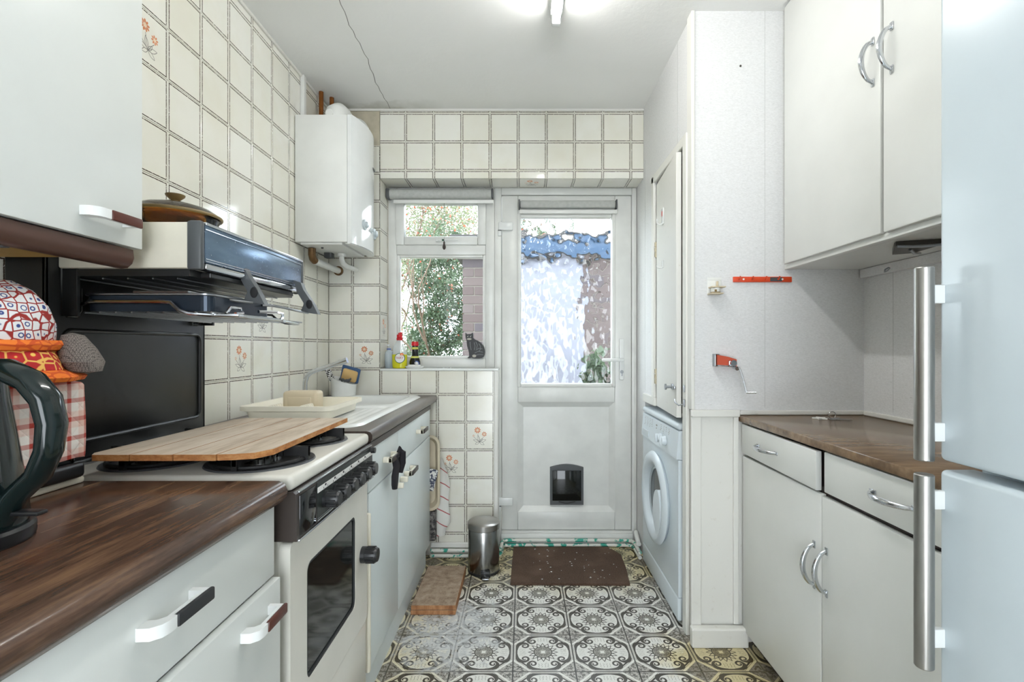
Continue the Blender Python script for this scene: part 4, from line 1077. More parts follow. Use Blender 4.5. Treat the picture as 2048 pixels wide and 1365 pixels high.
# ------------------------------------------------------------------ sink run
SY0, SY1 = 1.575, 2.630
su = E('sink_cabinet', (-0.78, 2.10, 0), 'white sink cabinet with small cream handles', 'cabinet')
m_ = MB(); m_.box(-1.05, -0.514, SY0, SY0+0.018, 0.13, 0.8595); m_.box(-1.05, -0.514, SY1-0.018, SY1, 0.13, 0.8595); m_.box(-1.05, -0.514, SY0+0.018, SY1-0.018, 0.13, 0.148); m_.box(-1.05, -1.044, SY0+0.018, SY1-0.018, 0.148, 0.8595); m_.box(-0.532, -0.514, SY0+0.018, SY1-0.018, 0.148, 0.8595)
m_.mi = 1; m_.box(-1.05, -0.517, SY0, SY1, 0.0, 0.13); part('body', m_, ['cream_dirty', 'cab_sink'], su, smooth=False)
ym = 1.965
fronts = [('drawer_front', SY0+0.010, ym-0.0015, 0.700, 0.838), ('drawer_front', ym+0.0015, SY1, 0.700, 0.838), ('door', SY0+0.016, ym-0.0015, 0.125, 0.695), ('door', ym+0.0015, SY1, 0.125, 0.695)]
fr = []
for nm, a, b, za, zb_ in fronts:
    m_ = MB(); m_.box(-0.513, -0.495, a, b, za, zb_, 0.002); fr.append(part(nm, m_, 'cab_sink', su))
def peg_handle(parent, ya, yb, z):
    m_ = MB(); m_.box(-0.495, -0.462, ya, ya+0.020, z-0.009, z+0.009, 0.002); m_.box(-0.475, -0.462, ya, yb, z-0.009, z+0.009, 0.002); m_.box(-0.495, -0.462, yb-0.012, yb, z-0.009, z+0.009, 0.002)
    m_.mi = 1; m_.box(-0.465, -0.459, ya+0.014, yb+0.001, z-0.0095, z+0.0095, 0.002)
    part('handle', m_, ['cream', 'brown_dark'], parent, 'small cream handle with brown grip')
peg_handle(fr[0], 1.745, 1.860, 0.768); peg_handle(fr[1], 2.290, 2.405, 0.775)
peg_handle(fr[3], 2.055, 2.175, 0.640)
for (yy, pz) in ((1.925, 0.630), (1.995, 0.635)):
    m_ = MB(); m_.box(-0.495, -0.464, yy-0.008, yy+0.008, pz-0.010, pz+0.010, 0.003); part('handle', m_, 'cream', fr[2] if yy < ym else fr[3], 'broken cream handle stub')
m_ = MB(); m_.box(-0.512, -0.484, SY0-0.012, SY0+0.006, 0.135, 0.640, 0.006); part('loose_edging', m_, 'cream', su, 'loose cream edging strip')
m_ = MB(); prof = [(XL+0.001, 0.861), (-0.498, 0.861), (-0.484, 0.866), (-0.479, 0.876), (-0.479, 0.888), (-0.485, 0.897), (-0.496, 0.900), (XL+0.001, 0.900)]
m_.prism(prof, lambda a, b, h: (a, h, b), SY0-0.002, 2.238); m_.prism(prof, lambda a, b, h: (a, h, b), 2.657, YB-0.002)
m_.prism([(-0.592, 0.861)]+prof[1:-1]+[(-0.592, 0.900)], lambda a, b, h: (a, h, b), 2.238, 2.657); m_.box(XL+0.001, -0.948, 2.238, 2.657, 0.861, 0.900)
thing('worktop', m_, 'worktop_sink', 'dark brown worktop around the white sink', 'worktop', ang=60)
m_ = MB(); m_.box(-0.514, -0.490, SY0-0.001, SY1, 0.839, 0.860, 0.001)
part('upper_rail', m_, 'brown_dark', su, smooth=False)

# black glove hanging on the first handle
m_ = MB(); g = []
rows = [(0.775, 0.018, 0.0), (0.755, 0.026, 0.002), (0.730, 0.030, 0.0), (0.700, 0.034, -0.003), (0.668, 0.026, -0.008), (0.652, 0.010, -0.014)]
vs = []
for (z, w, o_) in rows:
    for j in range(12):
        a = 2*PI*j/12; vs.append((-0.466+0.010*math.cos(a)+0.003*math.sin(z*140), 1.815+o_+w*math.sin(a)*1.15, z))
fs = [(i*12+j, i*12+(j+1) % 12, (i+1)*12+(j+1) % 12, (i+1)*12+j) for i in range(len(rows)-1) for j in range(12)]+[list(range(12)), list(range(60, 72))]
m_.add(vs, fs); m_.tube([(-0.466, 1.840, 0.770), (-0.458, 1.850, 0.790), (-0.452, 1.852, 0.775), (-0.452, 1.850, 0.735), (-0.456, 1.842, 0.700)], [0.006, 0.009, 0.010, 0.010, 0.006], 10, sq=(1.0, 1.4))
thing('oven_glove', m_, 'cloth_black', 'black cloth glove hanging from a sink cabinet handle', 'glove')

# inset sink with drainer (height field)
sk = E('sink', (-0.79, 2.16, 0.90), 'white inset sink with ribbed drainer', 'sink')
def sink_mesh():
    mb = MB(); x0, x1, ya, yb = -1.035, -0.545, 1.620, 2.715; nx, ny = 56, 110; r = 0.09
    def sd(x, y, a0, a1, b0, b1, r):
        cx, cy = (a0+a1)/2, (b0+b1)/2; dx = abs(x-cx)-(a1-a0)/2+r; dy = abs(y-cy)-(b1-b0)/2+r
        return math.hypot(max(dx, 0), max(dy, 0))+min(max(dx, dy), 0)-r
    def sm(t): t = max(0, min(1, t)); return t*t*(3-2*t)
    vs = []; idx = {}
    for i in range(nx+1):
        for j in range(ny+1):
            u, v = x0+(x1-x0)*i/nx, ya+(yb-ya)*j/ny
            # squash the grid into the rounded outline
            d = sd(u, v, x0, x1, ya, yb, r)
            if d > 0:
                cx = min(max(u, x0+r), x1-r); cy = min(max(v, ya+r), yb-r); l = math.hypot(u-cx, v-cy); u, v = cx+(u-cx)*r/l, cy+(v-cy)*r/l; d = 0
            z = 0.908
            z -= 0.0075*sm((d+0.012)/0.012) if d > -0.012 else 0
            dd = sd(u, v, -0.985, -0.575, 1.655, 2.185, 0.05)
            if dd < 0:
                z -= 0.006*sm(-dd/0.02)
                z += 0.0035*max(0, math.sin((u+0.985)*2*PI/0.030))*sm(-dd/0.05)*sm((2.15-v)/0.05)
            db = sd(u, v, -0.940, -0.600, 2.245, 2.650, 0.06)
            if db < 0: z -= 0.150*sm(-db/0.045)
            vs.append((u, v, z))
    fs = [(i*(ny+1)+j, (i+1)*(ny+1)+j, (i+1)*(ny+1)+j+1, i*(ny+1)+j+1) for i in range(nx) for j in range(ny)]
    mb.add(vs, fs); return mb
part('basin', sink_mesh(), 'white_gloss', sk, ang=70)
m_ = MB(); m_.lathe((-0.77, 2.45, 0.7585), [(0.030, 0.0), (0.030, 0.002), (0.018, 0.001), (0.001, 0.001)], 20); part('waste', m_, 'chrome', sk)
tp = E('kitchen_tap', (-1.0, 2.27, 0.908), 'chrome swan tap rising behind the dish rack', 'tap')
m_ = MB(); m_.lathe((-1.000, 2.27, 0.0), [(0.024, 0.908), (0.024, 0.918), (0.018, 0.922), (0.018, 0.950), (0.001, 0.951)], 24); part('tap_body', m_, 'chrome', tp)
pts = [(-1.000, 0.945), (-1.000, 0.985), (-0.999, 1.010), (-0.990, 1.035), (-0.972, 1.052), (-0.945, 1.063), (-0.880, 1.084), (-0.842, 1.096)]
m_ = MB(); m_.tube([(a, 2.27, b) for a, b in pts], 0.0105, 14); sp_ = part('spout', m_, 'chrome', tp)
m_ = MB(); m_.cyl((-0.843, 2.27, 1.0955), (-0.806, 2.27, 1.108), 0.0135, n=16); part('nozzle', m_, 'chrome', sp_)
for s_ in (-1, 1):
    m_ = MB(); m_.lathe((-1.000, 2.27+s_*0.055, 0.0), [(0.014, 0.908), (0.013, 0.93), (0.016, 0.935), (0.016, 0.955), (0.001, 0.958)], 16); part('tap_lever', m_, 'chrome', tp)

# dish rack and cutlery holder
dk = E('dish_rack', (-0.845, 1.92, 0.905), 'cream plastic dish drainer tray on the sink drainer', 'dish rack')
m_ = MB(); n_ = 6
ob, ot = rrect(-0.992, -0.700, 1.772, 2.085, 0.03, n_), rrect(-1.015, -0.676, 1.748, 2.106, 0.035, n_)
ib, it = rrect(-0.987, -0.705, 1.777, 2.080, 0.026, n_), rrect(-1.004, -0.688, 1.760, 2.094, 0.030, n_)
def loft(mb, rings):
    n = len(rings[0][0]); vs = []; fs = []
    for poly, z in rings: vs += [(a, b, z) for a, b in poly]
    for k in range(len(rings)-1):
        for j in range(n): fs.append((k*n+j, k*n+(j+1) % n, (k+1)*n+(j+1) % n, (k+1)*n+j))
    fs += [list(range(n))[::-1], list(range((len(rings)-1)*n, len(rings)*n))]; mb.add(vs, fs)
loft(m_, [(ob, 0.9085), (rrect(-0.998, -0.694, 1.766, 2.090, 0.031, n_), 0.935), (ot, 0.941), (ot, 0.957), (it, 0.957), (ib, 0.915)])
part('tray', m_, 'cream', dk, ang=50)
for xx in (-0.915, -0.800):
    for k in range(6):
        m_ = MB(); m_.lathe((xx, 1.790+0.016*k, 0.915), [(0.010, 0.0), (0.009, 0.030), (0.006, 0.040), (0.001, 0.042)], 10)
        part('plate_peg', m_, 'cream', dk)
m_ = MB(); m_.box(-0.928, -0.792, 1.905, 1.972, 0.9155, 0.998, 0.014, 4)
m_.box(-0.905, -0.815, 1.900, 1.906, 0.922, 0.975, 0.003)
thing('cutlery_holder', m_, 'beige', 'beige cutlery holder standing in the dish rack', 'holder')
# utensil pot with brushes
up = E('utensil_pot', (-0.965, 2.655, 0.905), 'white plastic pot of washing-up brushes behind the sink', 'pot')
m_ = MB(); m_.lathe((-0.962, 2.655, 0.0), [(0.058, 0.9065), (0.062, 0.91), (0.066, 0.975), (0.068, 0.98), (0.064, 0.979), (0.058, 0.915), (0.001, 0.915)], 32, fn=lambda x, y, z: (x, y, z+(0.045*(-(x+0.962)/0.066)*0.5+0.012 if z > 0.95 else 0))); part('pot', m_, 'soap_white', up)
m_ = MB(); m_.box(-0.972, -0.895, 2.640, 2.668, 0.985, 1.045, 0.010, 2, fn=lambda x, y, z: (x+(z-1.0)*0.25, y, z-(x+0.93)*0.30)); s_ = thing('scouring_sponge', m_, 'sponge', 'yellow sponge in the utensil pot', 'sponge')
m_ = MB(); m_.box(-0.985, -0.888, 2.667, 2.682, 0.980, 1.060, 0.006, 2, fn=lambda x, y, z: (x+(z-1.0)*0.2, y, z-(x+0.93)*0.28)); thing('scouring_pad', m_, 'sponge_blue', 'blue scouring pad behind the yellow sponge', 'pad')
m_ = MB(); m_.box(-1.030, -1.000, 2.625, 2.645, 0.985, 1.050, 0.004, 2, fn=lambda x, y, z: (x-(z-0.96)*0.42+0.012, y, z)); m_.box(-1.010, -0.990, 2.628, 2.642, 0.925, 0.99, 0.003); thing('dish_brush', m_, 'bristle_check', 'black and white dish brush leaning out of the utensil pot', 'brush')
m_ = MB()
rr = random.Random(9)
for k in range(14):
    a = rr.uniform(0, 6.28); m_.tube([(-0.945+0.035*math.cos(a+i*0.8)*(0.5+0.08*i), 2.630+0.015*math.sin(a+i*0.8), 0.988+0.002*i+rr.uniform(-0.006, 0.006)) for i in range(6)], 0.0022, 6)
thing('wire_scourer', m_, 'grey_plastic', 'tangled dark wire scourer in the utensil pot', 'scourer')

# things stored between the sink cabinet and the back wall
m_ = MB()
loft_pts = rrect(-0.86, -0.445, 0.290, 0.695, 0.05, 6)
o2 = rrect(-0.85, -0.458, 0.302, 0.683, 0.045, 6); 
vs_r = [(loft_pts, 2.665), (loft_pts, 2.672), (o2, 2.690)]
n = len(o2); vs = []; fs = []
for poly, y in ((loft_pts, 2.650), (loft_pts, 2.656), (o2, 2.656), (rrect(-0.84, -0.475, 0.318, 0.667, 0.04, 6), 2.685), (rrect(-0.842, -0.472, 0.315, 0.670, 0.04, 6), 2.688), (rrect(-0.852, -0.455, 0.299, 0.686, 0.046, 6), 2.662)): vs += [(a, y, b) for a, b in poly]
for k in range(5):
    for j in range(n): fs.append((k*n+j, k*n+(j+1) % n, (k+1)*n+(j+1) % n, (k+1)*n+j))
fs += [list(range(3*n, 4*n)), list(range(4*n, 5*n))]
m_.add(vs, [f_ for f_ in fs]); 
thing('serving_tray', m_, 'cream_dirty', 'old cream tray stood on edge beside the sink cabinet', 'tray', ang=50)
m_ = MB(); vs = []; fs = []
for i in range(13):
    z = 0.130+0.430*i/12
    for j in range(5):
        t = j/4; vs.append((-0.520+t*(0.115 if i > 1 else 0.09)+0.006*math.sin(i*0.9)-(0.008*(i-8) if i > 8 else 0), 2.712+0.010*math.sin(t*7+i*0.3)+0.006, z))
fs = [(i*5+j, i*5+j+1, (i+1)*5+j+1, (i+1)*5+j) for i in range(12) for j in range(4)]
nv = len(vs); vs += [(a, b+0.005, c_) for a, b, c_ in vs]; fs += [tuple(q+nv for q in f_[::-1]) for f_ in fs]
for i in range(12): fs += [(i*5, (i+1)*5, nv+(i+1)*5, nv+i*5), (i*5+4, nv+i*5+4, nv+(i+1)*5+4, (i+1)*5+4)]
m_.add(vs, fs); thing('tea_towel', m_, 'towel', 'white tea towel with thin red stripes hanging by the back wall', 'towel', ang=80)
m_ = MB(); m_.prism([(-0.56, 0.41), (-0.478, 0.40), (-0.452, 0.51), (-0.56, 0.535)], lambda a, b, h: (a, h, b), 2.638, 2.644); thing('patterned_card', m_, 'pattern_card', 'blue and white patterned card poking out from behind the sink cabinet', 'card', smooth=False)
m_ = MB(); m_.box(-0.60, -0.470, 2.655, 2.700, 0.125, 0.286, 0.006); thing('printed_bag', m_, 'dark_print', 'dark printed bag under the cream tray', 'bag')

# ------------------------------------------------------------------ boiler in the corner
bo = E('boiler', (-0.95, 2.50, 1.66), 'white wall-hung gas boiler in the corner by the window', 'boiler')
BY0, BY1, BX, BZ0, BZ1 = 2.350, 2.700, -0.835, 1.662, 2.274
m_ = MB(); m_.box(XL+0.003, BX, BY0, BY1, BZ0+0.006, BZ1, 0.004); part('casing', m_, 'white_satin', bo)
# bowed front panel
bow = [(BX+0.001, BY0)]+[(BX+0.020+0.035*math.sin(PI*t)**0.8, BY0+(BY1-BY0)*t) for t in [i/14 for i in range(15)]]+[(BX+0.001, BY1)]
m_ = MB(); m_.prism(bow, mpz, BZ0, BZ1); fp = part('front_panel', m_, 'boiler_gloss', bo, 'glossy bowed front panel', ang=50)
def onfront(y, z, d=0.0):
    t = (y-BY0)/(BY1-BY0); return (BX+0.020+0.035*math.sin(PI*t)**0.8+d, y, z)
for (y, z, r) in ((2.455, 1.775, 0.026), (2.545, 1.768, 0.014), (2.635, 1.770, 0.030)):
    q = onfront(y, z); m_ = MB(); m_.lathe((q[0]-0.006, y, z), [(r, 0.0), (r, 0.010), (r*0.9, 0.012), (r*0.6, 0.012), (r*0.55, 0.022), (r*0.45, 0.024), (0.001, 0.024)], 24, axis='x'); part('dial', m_, 'washer_grey', fp, 'round control dial')
m_ = MB(); q = onfront(2.60, 2.10); m_.box(q[0]-0.004, q[0]+0.003, 2.575, 2.625, 2.095, 2.108, 0.001); part('badge', m_, 'grey_plastic', fp)
m_ = MB(); m_.box(-1.06, -0.862, BY0+0.01, BY1-0.01, BZ0-0.004, BZ0+0.005); m_.mi = 1; m_.prism([(a-0.008, b) for a, b in bow], mpz, BZ0-0.003, BZ0-0.0005)
part('base_plate', m_, ['white_satin', 'white_satin'], bo, smooth=False)
m_ = MB(); m_.cyl((-0.985, 2.43, BZ0-0.010), (-0.985, 2.43, BZ0+0.001), 0.006, n=10); part('fitting', m_, 'grey_plastic', bo)
m_ = MB(); m_.box(-1.03, -0.99, 2.56, 2.60, BZ0-0.030, BZ0, 0.003); part('fitting', m_, 'grey_plastic', bo)
# flue elbow on the top, going back through the wall
fl = MB(); fl.tube([(-0.938, 2.475, BZ1+0.0005), (-0.938, 2.475, BZ1+0.030), (-0.938, 2.485, BZ1+0.060), (-0.938, 2.520, BZ1+0.082), (-0.938, 2.565, BZ1+0.088)], 0.052, 24)
fl.tube([(-0.938, 2.565, BZ1+0.088), (-0.938, 2.766, BZ1+0.088)], 0.050, 24)
fl = part('flue', fl, 'white_satin', bo, 'white flue elbow')
m_ = MB(); m_.cyl((-0.938, 2.750, BZ1+0.088), (-0.938, 2.768, BZ1+0.088), 0.082, n=28); part('flue_collar', m_, 'white_satin', fl)
m_ = MB(); m_.cyl((-0.946, 2.432, BZ1+0.040), (-0.946, 2.416, BZ1+0.042), 0.018, n=18); part('test_cap', m_, 'white_satin', fl)
# pipes round the boiler
for k, (x, y, lab) in enumerate(((-1.052, 2.580, 'copper pipe rising from the boiler to the ceiling, nearer the tiled wall'), (-1.020, 2.640, 'copper pipe rising from the boiler to the ceiling, behind the flue elbow'))):
    m_ = MB(); m_.cyl((x, y, BZ1+0.001), (x, y, ZC-0.001), 0.0115, n=14); thing('copper_pipe', m_, 'copper', lab, 'pipe', 'copper pipes above the boiler')
m_ = MB(); m_.box(XL+0.001, XL+0.020, 2.412, 2.440, BZ1+0.001, ZC-0.002, 0.002); thing('cable_conduit', m_, 'white_satin', 'white square conduit on the tiled wall above the boiler', 'conduit')
m_ = MB(); m_.tube([(-1.040, 2.440, 1.655), (-1.040, 2.440, 1.625), (-1.040, 2.450, 1.606), (-1.038, 2.470, 1.598)], 0.018, 14); m_.mi = 1; m_.tube([(-1.038, 2.470, 1.598), (-1.030, 2.766, 1.594)], 0.017, 14); m_.mi = 0; m_.cyl((-1.030, 2.758, 1.594), (-1.030, 2.768, 1.594), 0.026, n=18)
thing('condensate_pipe', m_, ['bronze', 'white_satin'], 'white lagged pipe under the boiler with a bronze elbow', 'pipe')
m_ = MB(); m_.tube([(-0.945, 2.58, 1.657), (-0.945, 2.58, 1.625), (-0.943, 2.595, 1.608), (-0.938, 2.63, 1.598), (-0.930, 2.766, 1.600)], 0.013, 14); m_.cyl((-0.945, 2.58, 1.640), (-0.945, 2.58, 1.656), 0.020, n=14)
thing('overflow_pipe', m_, 'white_satin', 'plain white bent pipe under the boiler entering the back wall', 'pipe')

# ------------------------------------------------------------------ on the window sill
SZ = 1.0475
fb = E('detergent_bottle', (-0.705, 2.83, SZ), 'squeezy bottle of yellow washing-up liquid with a red cap on the sill', 'bottle')
c = (-0.705, 2.830, SZ)
prof = [(0.034, 0.0), (0.040, 0.004), (0.042, 0.030), (0.043, 0.070), (0.040, 0.100), (0.034, 0.125), (0.022, 0.148), (0.016, 0.156), (0.016, 0.166)]
m_ = MB(); m_.lathe(c, [(0.0425, 0.0795), (0.0395, 0.100), (0.034, 0.125), (0.022, 0.148), (0.016, 0.156), (0.016, 0.166), (0.001, 0.167)], 32, sy=0.62); part('bottle', m_, 'bottle_clear', fb)
m_ = MB(); m_.lathe(c, [(0.034, 0.0), (0.040, 0.004), (0.042, 0.030), (0.043, 0.070), (0.0425, 0.079), (0.001, 0.079)], 32, sy=0.62); part('liquid', m_, 'washing_liquid', fb)
m_ = MB(); m_.lathe(c, [(0.017, 0.160), (0.018, 0.172), (0.015, 0.176), (0.016, 0.180), (0.016, 0.192), (0.008, 0.194), (0.008, 0.202), (0.001, 0.203)], 20); m_.box(c[0]+0.000, c[0]+0.016, c[1]-0.006, c[1]+0.006, c[2]+0.194, c[2]+0.206, 0.003); part('cap', m_, 'red', fb)
def lab(a, b, d): # wrap on the front of the oval bottle
    x = c[0]+0.006+a; zz = c[2]+0.058+b; rr_ = 0.0425; q = max(0.0, 1-((x-c[0])/rr_)**2); return (x, c[1]-0.62*rr_*math.sqrt(q)-d, zz)
def labdisc(r, d, n=20):
    mb = MB(); vs = [lab(0, 0, d)]
    for k in (0.5, 1.0):
        vs += [lab(r*k*math.cos(2*PI*i/n), r*k*math.sin(2*PI*i/n), d) for i in range(n)]
    fs = [(0, 1+i, 1+(i+1) % n) for i in range(n)]+[(1+i, 1+n+i, 1+n+(i+1) % n, 1+(i+1) % n) for i in range(n)]
    mb.add(vs, fs); return mb
part('label_ring', labdisc(0.029, 0.0016), 'label_green', fb, smooth=False); part('label_disc', labdisc(0.0255, 0.0022), 'paper', fb, smooth=False)
text_mesh('FAIRY', 0.0185, lambda a, b: lab(a*0.92, b*1.1+0.001, 0.003), 'text_red', 'label_lettering', fb)
m_ = MB(); m_.poly([lab(0.012+0.010*math.cos(2*PI*i/12), 0.021+0.008*math.sin(2*PI*i/12), 0.0026) for i in range(12)]); part('label_orange', m_, 'orange', fb, smooth=False)
pb = E('pump_bottle', (-0.770, 2.835, SZ), 'clear soap bottle with a blue collar at the window corner', 'bottle')
c2 = (-0.768, 2.835, SZ)
m_ = MB(); m_.lathe(c2, [(0.020, 0.0), (0.023, 0.003), (0.0235, 0.080), (0.019, 0.095), (0.011, 0.103), (0.011, 0.108), (0.001, 0.108)], 24); part('bottle', m_, 'bottle_blue', pb)
m_ = MB(); m_.lathe(c2, [(0.0125, 0.106), (0.0125, 0.113), (0.001, 0.114)], 16); part('collar', m_, 'blue_cap', pb)
m_ = MB(); m_.lathe(c2, [(0.007, 0.114), (0.007, 0.126), (0.004, 0.128), (0.004, 0.134), (0.001, 0.135)], 12); m_.box(c2[0]-0.016, c2[0]+0.006, c2[1]-0.005, c2[1]+0.005, SZ+0.128, SZ+0.137, 0.003); part('pump_head', m_, 'bottle_clear', pb)
m_ = MB(); m_.lathe(c2, [(0.018, 0.003), (0.0215, 0.005), (0.0215, 0.040), (0.001, 0.040)], 20); part('liquid', m_, 'leaf_pale', pb)
vb = E('sauce_bottle', (-0.622, 2.845, SZ), 'dark bottle with a red lid on the sill', 'bottle')
c3 = (-0.622, 2.850, SZ)
m_ = MB(); m_.lathe(c3, [(0.028, 0.0), (0.031, 0.004), (0.031, 0.036), (0.024, 0.060), (0.018, 0.078), (0.0175, 0.128), (0.001, 0.129)], 28); part('bottle', m_, 'black_gloss', vb)
m_ = MB(); m_.lathe(c3, [(0.0200, 0.128), (0.0205, 0.131), (0.0205, 0.150), (0.019, 0.152), (0.001, 0.152)], 24); part('cap', m_, 'red', vb)
m_ = MB(); m_.lathe(c3, [(0.0182, 0.108), (0.0184, 0.110), (0.0184, 0.119), (0.0180, 0.121)], 24); part('label_band', m_, 'label_yellow', vb)
m_ = MB(); m_.lathe(c3, [(0.0250, 0.058), (0.0225, 0.066), (0.0212, 0.069)], 24); part('label_band', m_, 'label_yellow', vb)
m_ = MB(); m_.lathe((c3[0]+0.014, c3[1]-0.0275, SZ+0.026), [(0.017, 0.0), (0.017, -0.0012), (0.001, -0.0014)], 18, axis='y'); m_.mi = 1; m_.lathe((c3[0]+0.014, c3[1]-0.0290, SZ+0.026), [(0.012, 0.0), (0.012, -0.0006), (0.001, -0.0007)], 18, axis='y'); part('label_badge', m_, ['blue_cap', 'paper'], vb)
sd = E('soap_dish', (-0.615, 2.79, SZ), 'white soap dish with a soap bar on the sill edge', 'soap dish')
m_ = MB(); m_.lathe((-0.612, 2.790, SZ), [(0.040, 0.0), (0.052, 0.010), (0.054, 0.013), (0.050, 0.012), (0.038, 0.004), (0.001, 0.004)], 32, sy=0.55); part('dish', m_, 'soap_white', sd)
m_ = MB(); m_.box(-0.648, -0.578, 2.773, 2.807, SZ+0.0075, SZ+0.022, 0.007, 3); part('soap', m_, 'white_satin', sd)

# cat ornament on the window frame
cat = E('cat_ornament', (-0.28, 2.916, 1.1005), 'black tabby cat ornament sitting at the window', 'ornament')
sil = [(1460,175),(1472,182),(1487,203),(1520,198),(1556,197),(1572,182),(1587,176),(1592,215),(1592,262),(1625,290),(1670,312),(1715,338),(1745,370),(1770,412),(1786,455),(1792,500),(1786,548),(1772,580),(1745,604),(1700,612),(1640,612),(1600,610),(1560,600),(1540,608),(1498,608),(1500,598),(1520,585),(1526,560),(1520,510),(1508,460),(1492,410),(1484,350),(1478,300),(1466,260),(1462,220)]
K_ = 1/(8.533*338.5)
cm = lambda a, b, h: (-0.2765+(a-1640)*K_, h, 1.102+(612-b)*K_)
m_ = MB(); m_.prism(sil, cm, 2.906, 2.926); part('body', m_, 'cat_black', cat, smooth=False)
m_ = MB()
def catline(pts, w):
    r = MB(); r.ribbon(pts, w); m_.add([cm(x, y, 2.9052) for x, y, _ in r.v], r.f)
for q in ([(1610,340),(1625,400),(1615,470)], [(1640,330),(1665,390),(1650,450)], [(1690,360),(1720,410),(1715,460),(1690,500)], [(1640,470),(1690,440),(1750,450)], [(1620,520),(1680,490),(1760,505)], [(1630,560),(1700,545),(1765,550)], [(1540,330),(1545,400),(1560,470)], [(1500,230),(1520,222)], [(1545,222),(1570,228)]): catline(q, 9)
part('stripe', m_, 'cat_grey', cat, 'grey tabby stripes', smooth=False)
m_ = MB()
for (x, y, a, b) in ((1528, 283, 40, 16), (1612, 570, 34, 24)):
    m_.poly([cm(x+a*math.cos(2*PI*i/14), y+b*math.sin(2*PI*i/14), 2.9048) for i in range(14)])
for x in (1502, 1548): m_.poly([cm(x+10*math.cos(2*PI*i/10), 243+9*math.sin(2*PI*i/10), 2.9048) for i in range(10)])
part('face_marking', m_, 'cat_light', cat, 'pale muzzle, eyes and tail tip', smooth=False)

# ------------------------------------------------------------------ floor things
bn = E('pedal_bin', (-0.205, 2.585, 0), 'small stainless steel pedal bin by the back wall', 'bin')
bc = (-0.205, 2.585, 0.0)
m_ = MB(); m_.lathe(bc, [(0.080, 0.002), (0.083, 0.004), (0.083, 0.014), (0.080, 0.016)], 40); part('base_ring', m_, 'black_plastic', bn)
m_ = MB(); m_.lathe(bc, [(0.080, 0.012), (0.081, 0.016), (0.081, 0.222), (0.079, 0.226)], 40); part('drum', m_, 'steel', bn)
m_ = MB(); m_.lathe(bc, [(0.080, 0.227), (0.0845, 0.229), (0.0845, 0.256), (0.078, 0.262), (0.040, 0.268), (0.001, 0.269)], 40); part('lid', m_, 'brushed', bn)
m_ = MB(); m_.box(-0.215, -0.165, 2.490, 2.512, 0.004, 0.034, 0.003); m_.mi = 1; m_.box(-0.206, -0.170, 2.462, 2.492, 0.006, 0.013, 0.003); m_.tube([(-0.200, 2.495, 0.020), (-0.190, 2.478, 0.018), (-0.176, 2.470, 0.013)], 0.004, 8); part('pedal', m_, ['black_plastic', 'chrome_dull'], bn)
for k in range(2):
    m_ = MB(); m_.box(-0.490+0.002*k, -0.294, 2.155+0.002*k, 2.552, 0.0205*k+0.001, 0.0205*k+0.0205, 0.0015, 1)
    for fi in range(len(m_.f)):
        zz = [m_.v[i][2] for i in m_.f[fi]]; m_.m[fi] = 0 if min(zz) > 0.0205*k+0.0200 else 1
    thing('chipboard_offcut', m_, ['chipboard', 'chip_edge'], ['worn chipboard offcut lying on the floor, lower of two', 'worn chipboard offcut on top of another beside the sink cabinet'][k], 'board', 'chipboard offcuts on the floor', smooth=False)
m_ = MB(); poly = [(-0.062, 2.425), (0.523, 2.418), (0.540, 2.600), (0.545, 2.760), (0.490, 2.868), (-0.055, 2.866)]
m_.prism(poly, mpz, 0.001, 0.012)
mt = thing('doormat', m_, 'coir', 'brown coir doormat in front of the back door', 'mat', smooth=False)
mb_ = MB(); rr = random.Random(11)
for k in range(46):
    x, y = rr.uniform(0.05, 0.50), rr.uniform(2.44, 2.84); s = rr.uniform(0.0012, 0.004)
    mb_.box(x-s, x+s, y-s*0.6, y+s*0.6, 0.0121, 0.0130)
f_ = part('crumb', mb_, 'paper', mt, 'scattered white crumbs', smooth=False); f_['kind'] = 'stuff'

# ------------------------------------------------------------------ washing machine
wm = E('washing_machine', (0.93, 2.39, 0), 'white front-loading washing machine under the cupboard', 'washing machine')
WX, WY0, WY1 = 0.650, 2.082, 2.700
m_ = MB(); m_.box(WX+0.020, 1.20, WY0+0.004, WY1-0.004, 0.02, 0.815, 0.006); m_.box(WX+0.03, 1.18, WY0+0.03, WY1-0.03, 0.001, 0.02); part('body', m_, 'washer_white', wm)
m_ = MB(); m_.box(WX+0.002, 1.21, WY0, WY1, 0.816, 0.846, 0.013, 4); part('top', m_, 'washer_white', wm)
# front panel with round opening
def panel_hole(mb, y0_, y1_, z0_, z1_, cy, cz, r, x0_, x1_, n=40):
    per = []
    for i in range(n):
        a = 2*PI*(i+0.5)/n; dy, dz = math.cos(a), math.sin(a)
        t = min(((y1_-cy) if dy > 0 else (y0_-cy))/dy if abs(dy) > 1e-6 else 9e9, ((z1_-cz) if dz > 0 else (z0_-cz))/dz if abs(dz) > 1e-6 else 9e9)
        per.append((cy+dy*t, cz+dz*t))
    # snap nearest to the corners
    for c_ in ((y0_, z0_), (y1_, z0_), (y1_, z1_), (y0_, z1_)):
        k = min(range(n), key=lambda i: (per[i][0]-c_[0])**2+(per[i][1]-c_[1])**2); per[k] = c_
    cir = [(cy+r*math.cos(2*PI*(i+0.5)/n), cz+r*math.sin(2*PI*(i+0.5)/n)) for i in range(n)]
    ring_prism(mb, per, cir, mpx, x0_, x1_)
WC = (2.410, 0.440)
m_ = MB(); panel_hole(m_, WY0+0.002, WY1-0.002, 0.112, 0.690, WC[0], WC[1], 0.160, WX+0.004, WX+0.022)
part('front_panel', m_, 'washer_white', wm, smooth=False)
m_ = MB(); m_.box(WX+0.002, WX+0.022, WY0+0.002, WY1-0.002, 0.012, 0.108, 0.006, 3); part('kick_panel', m_, 'washer_white', wm)
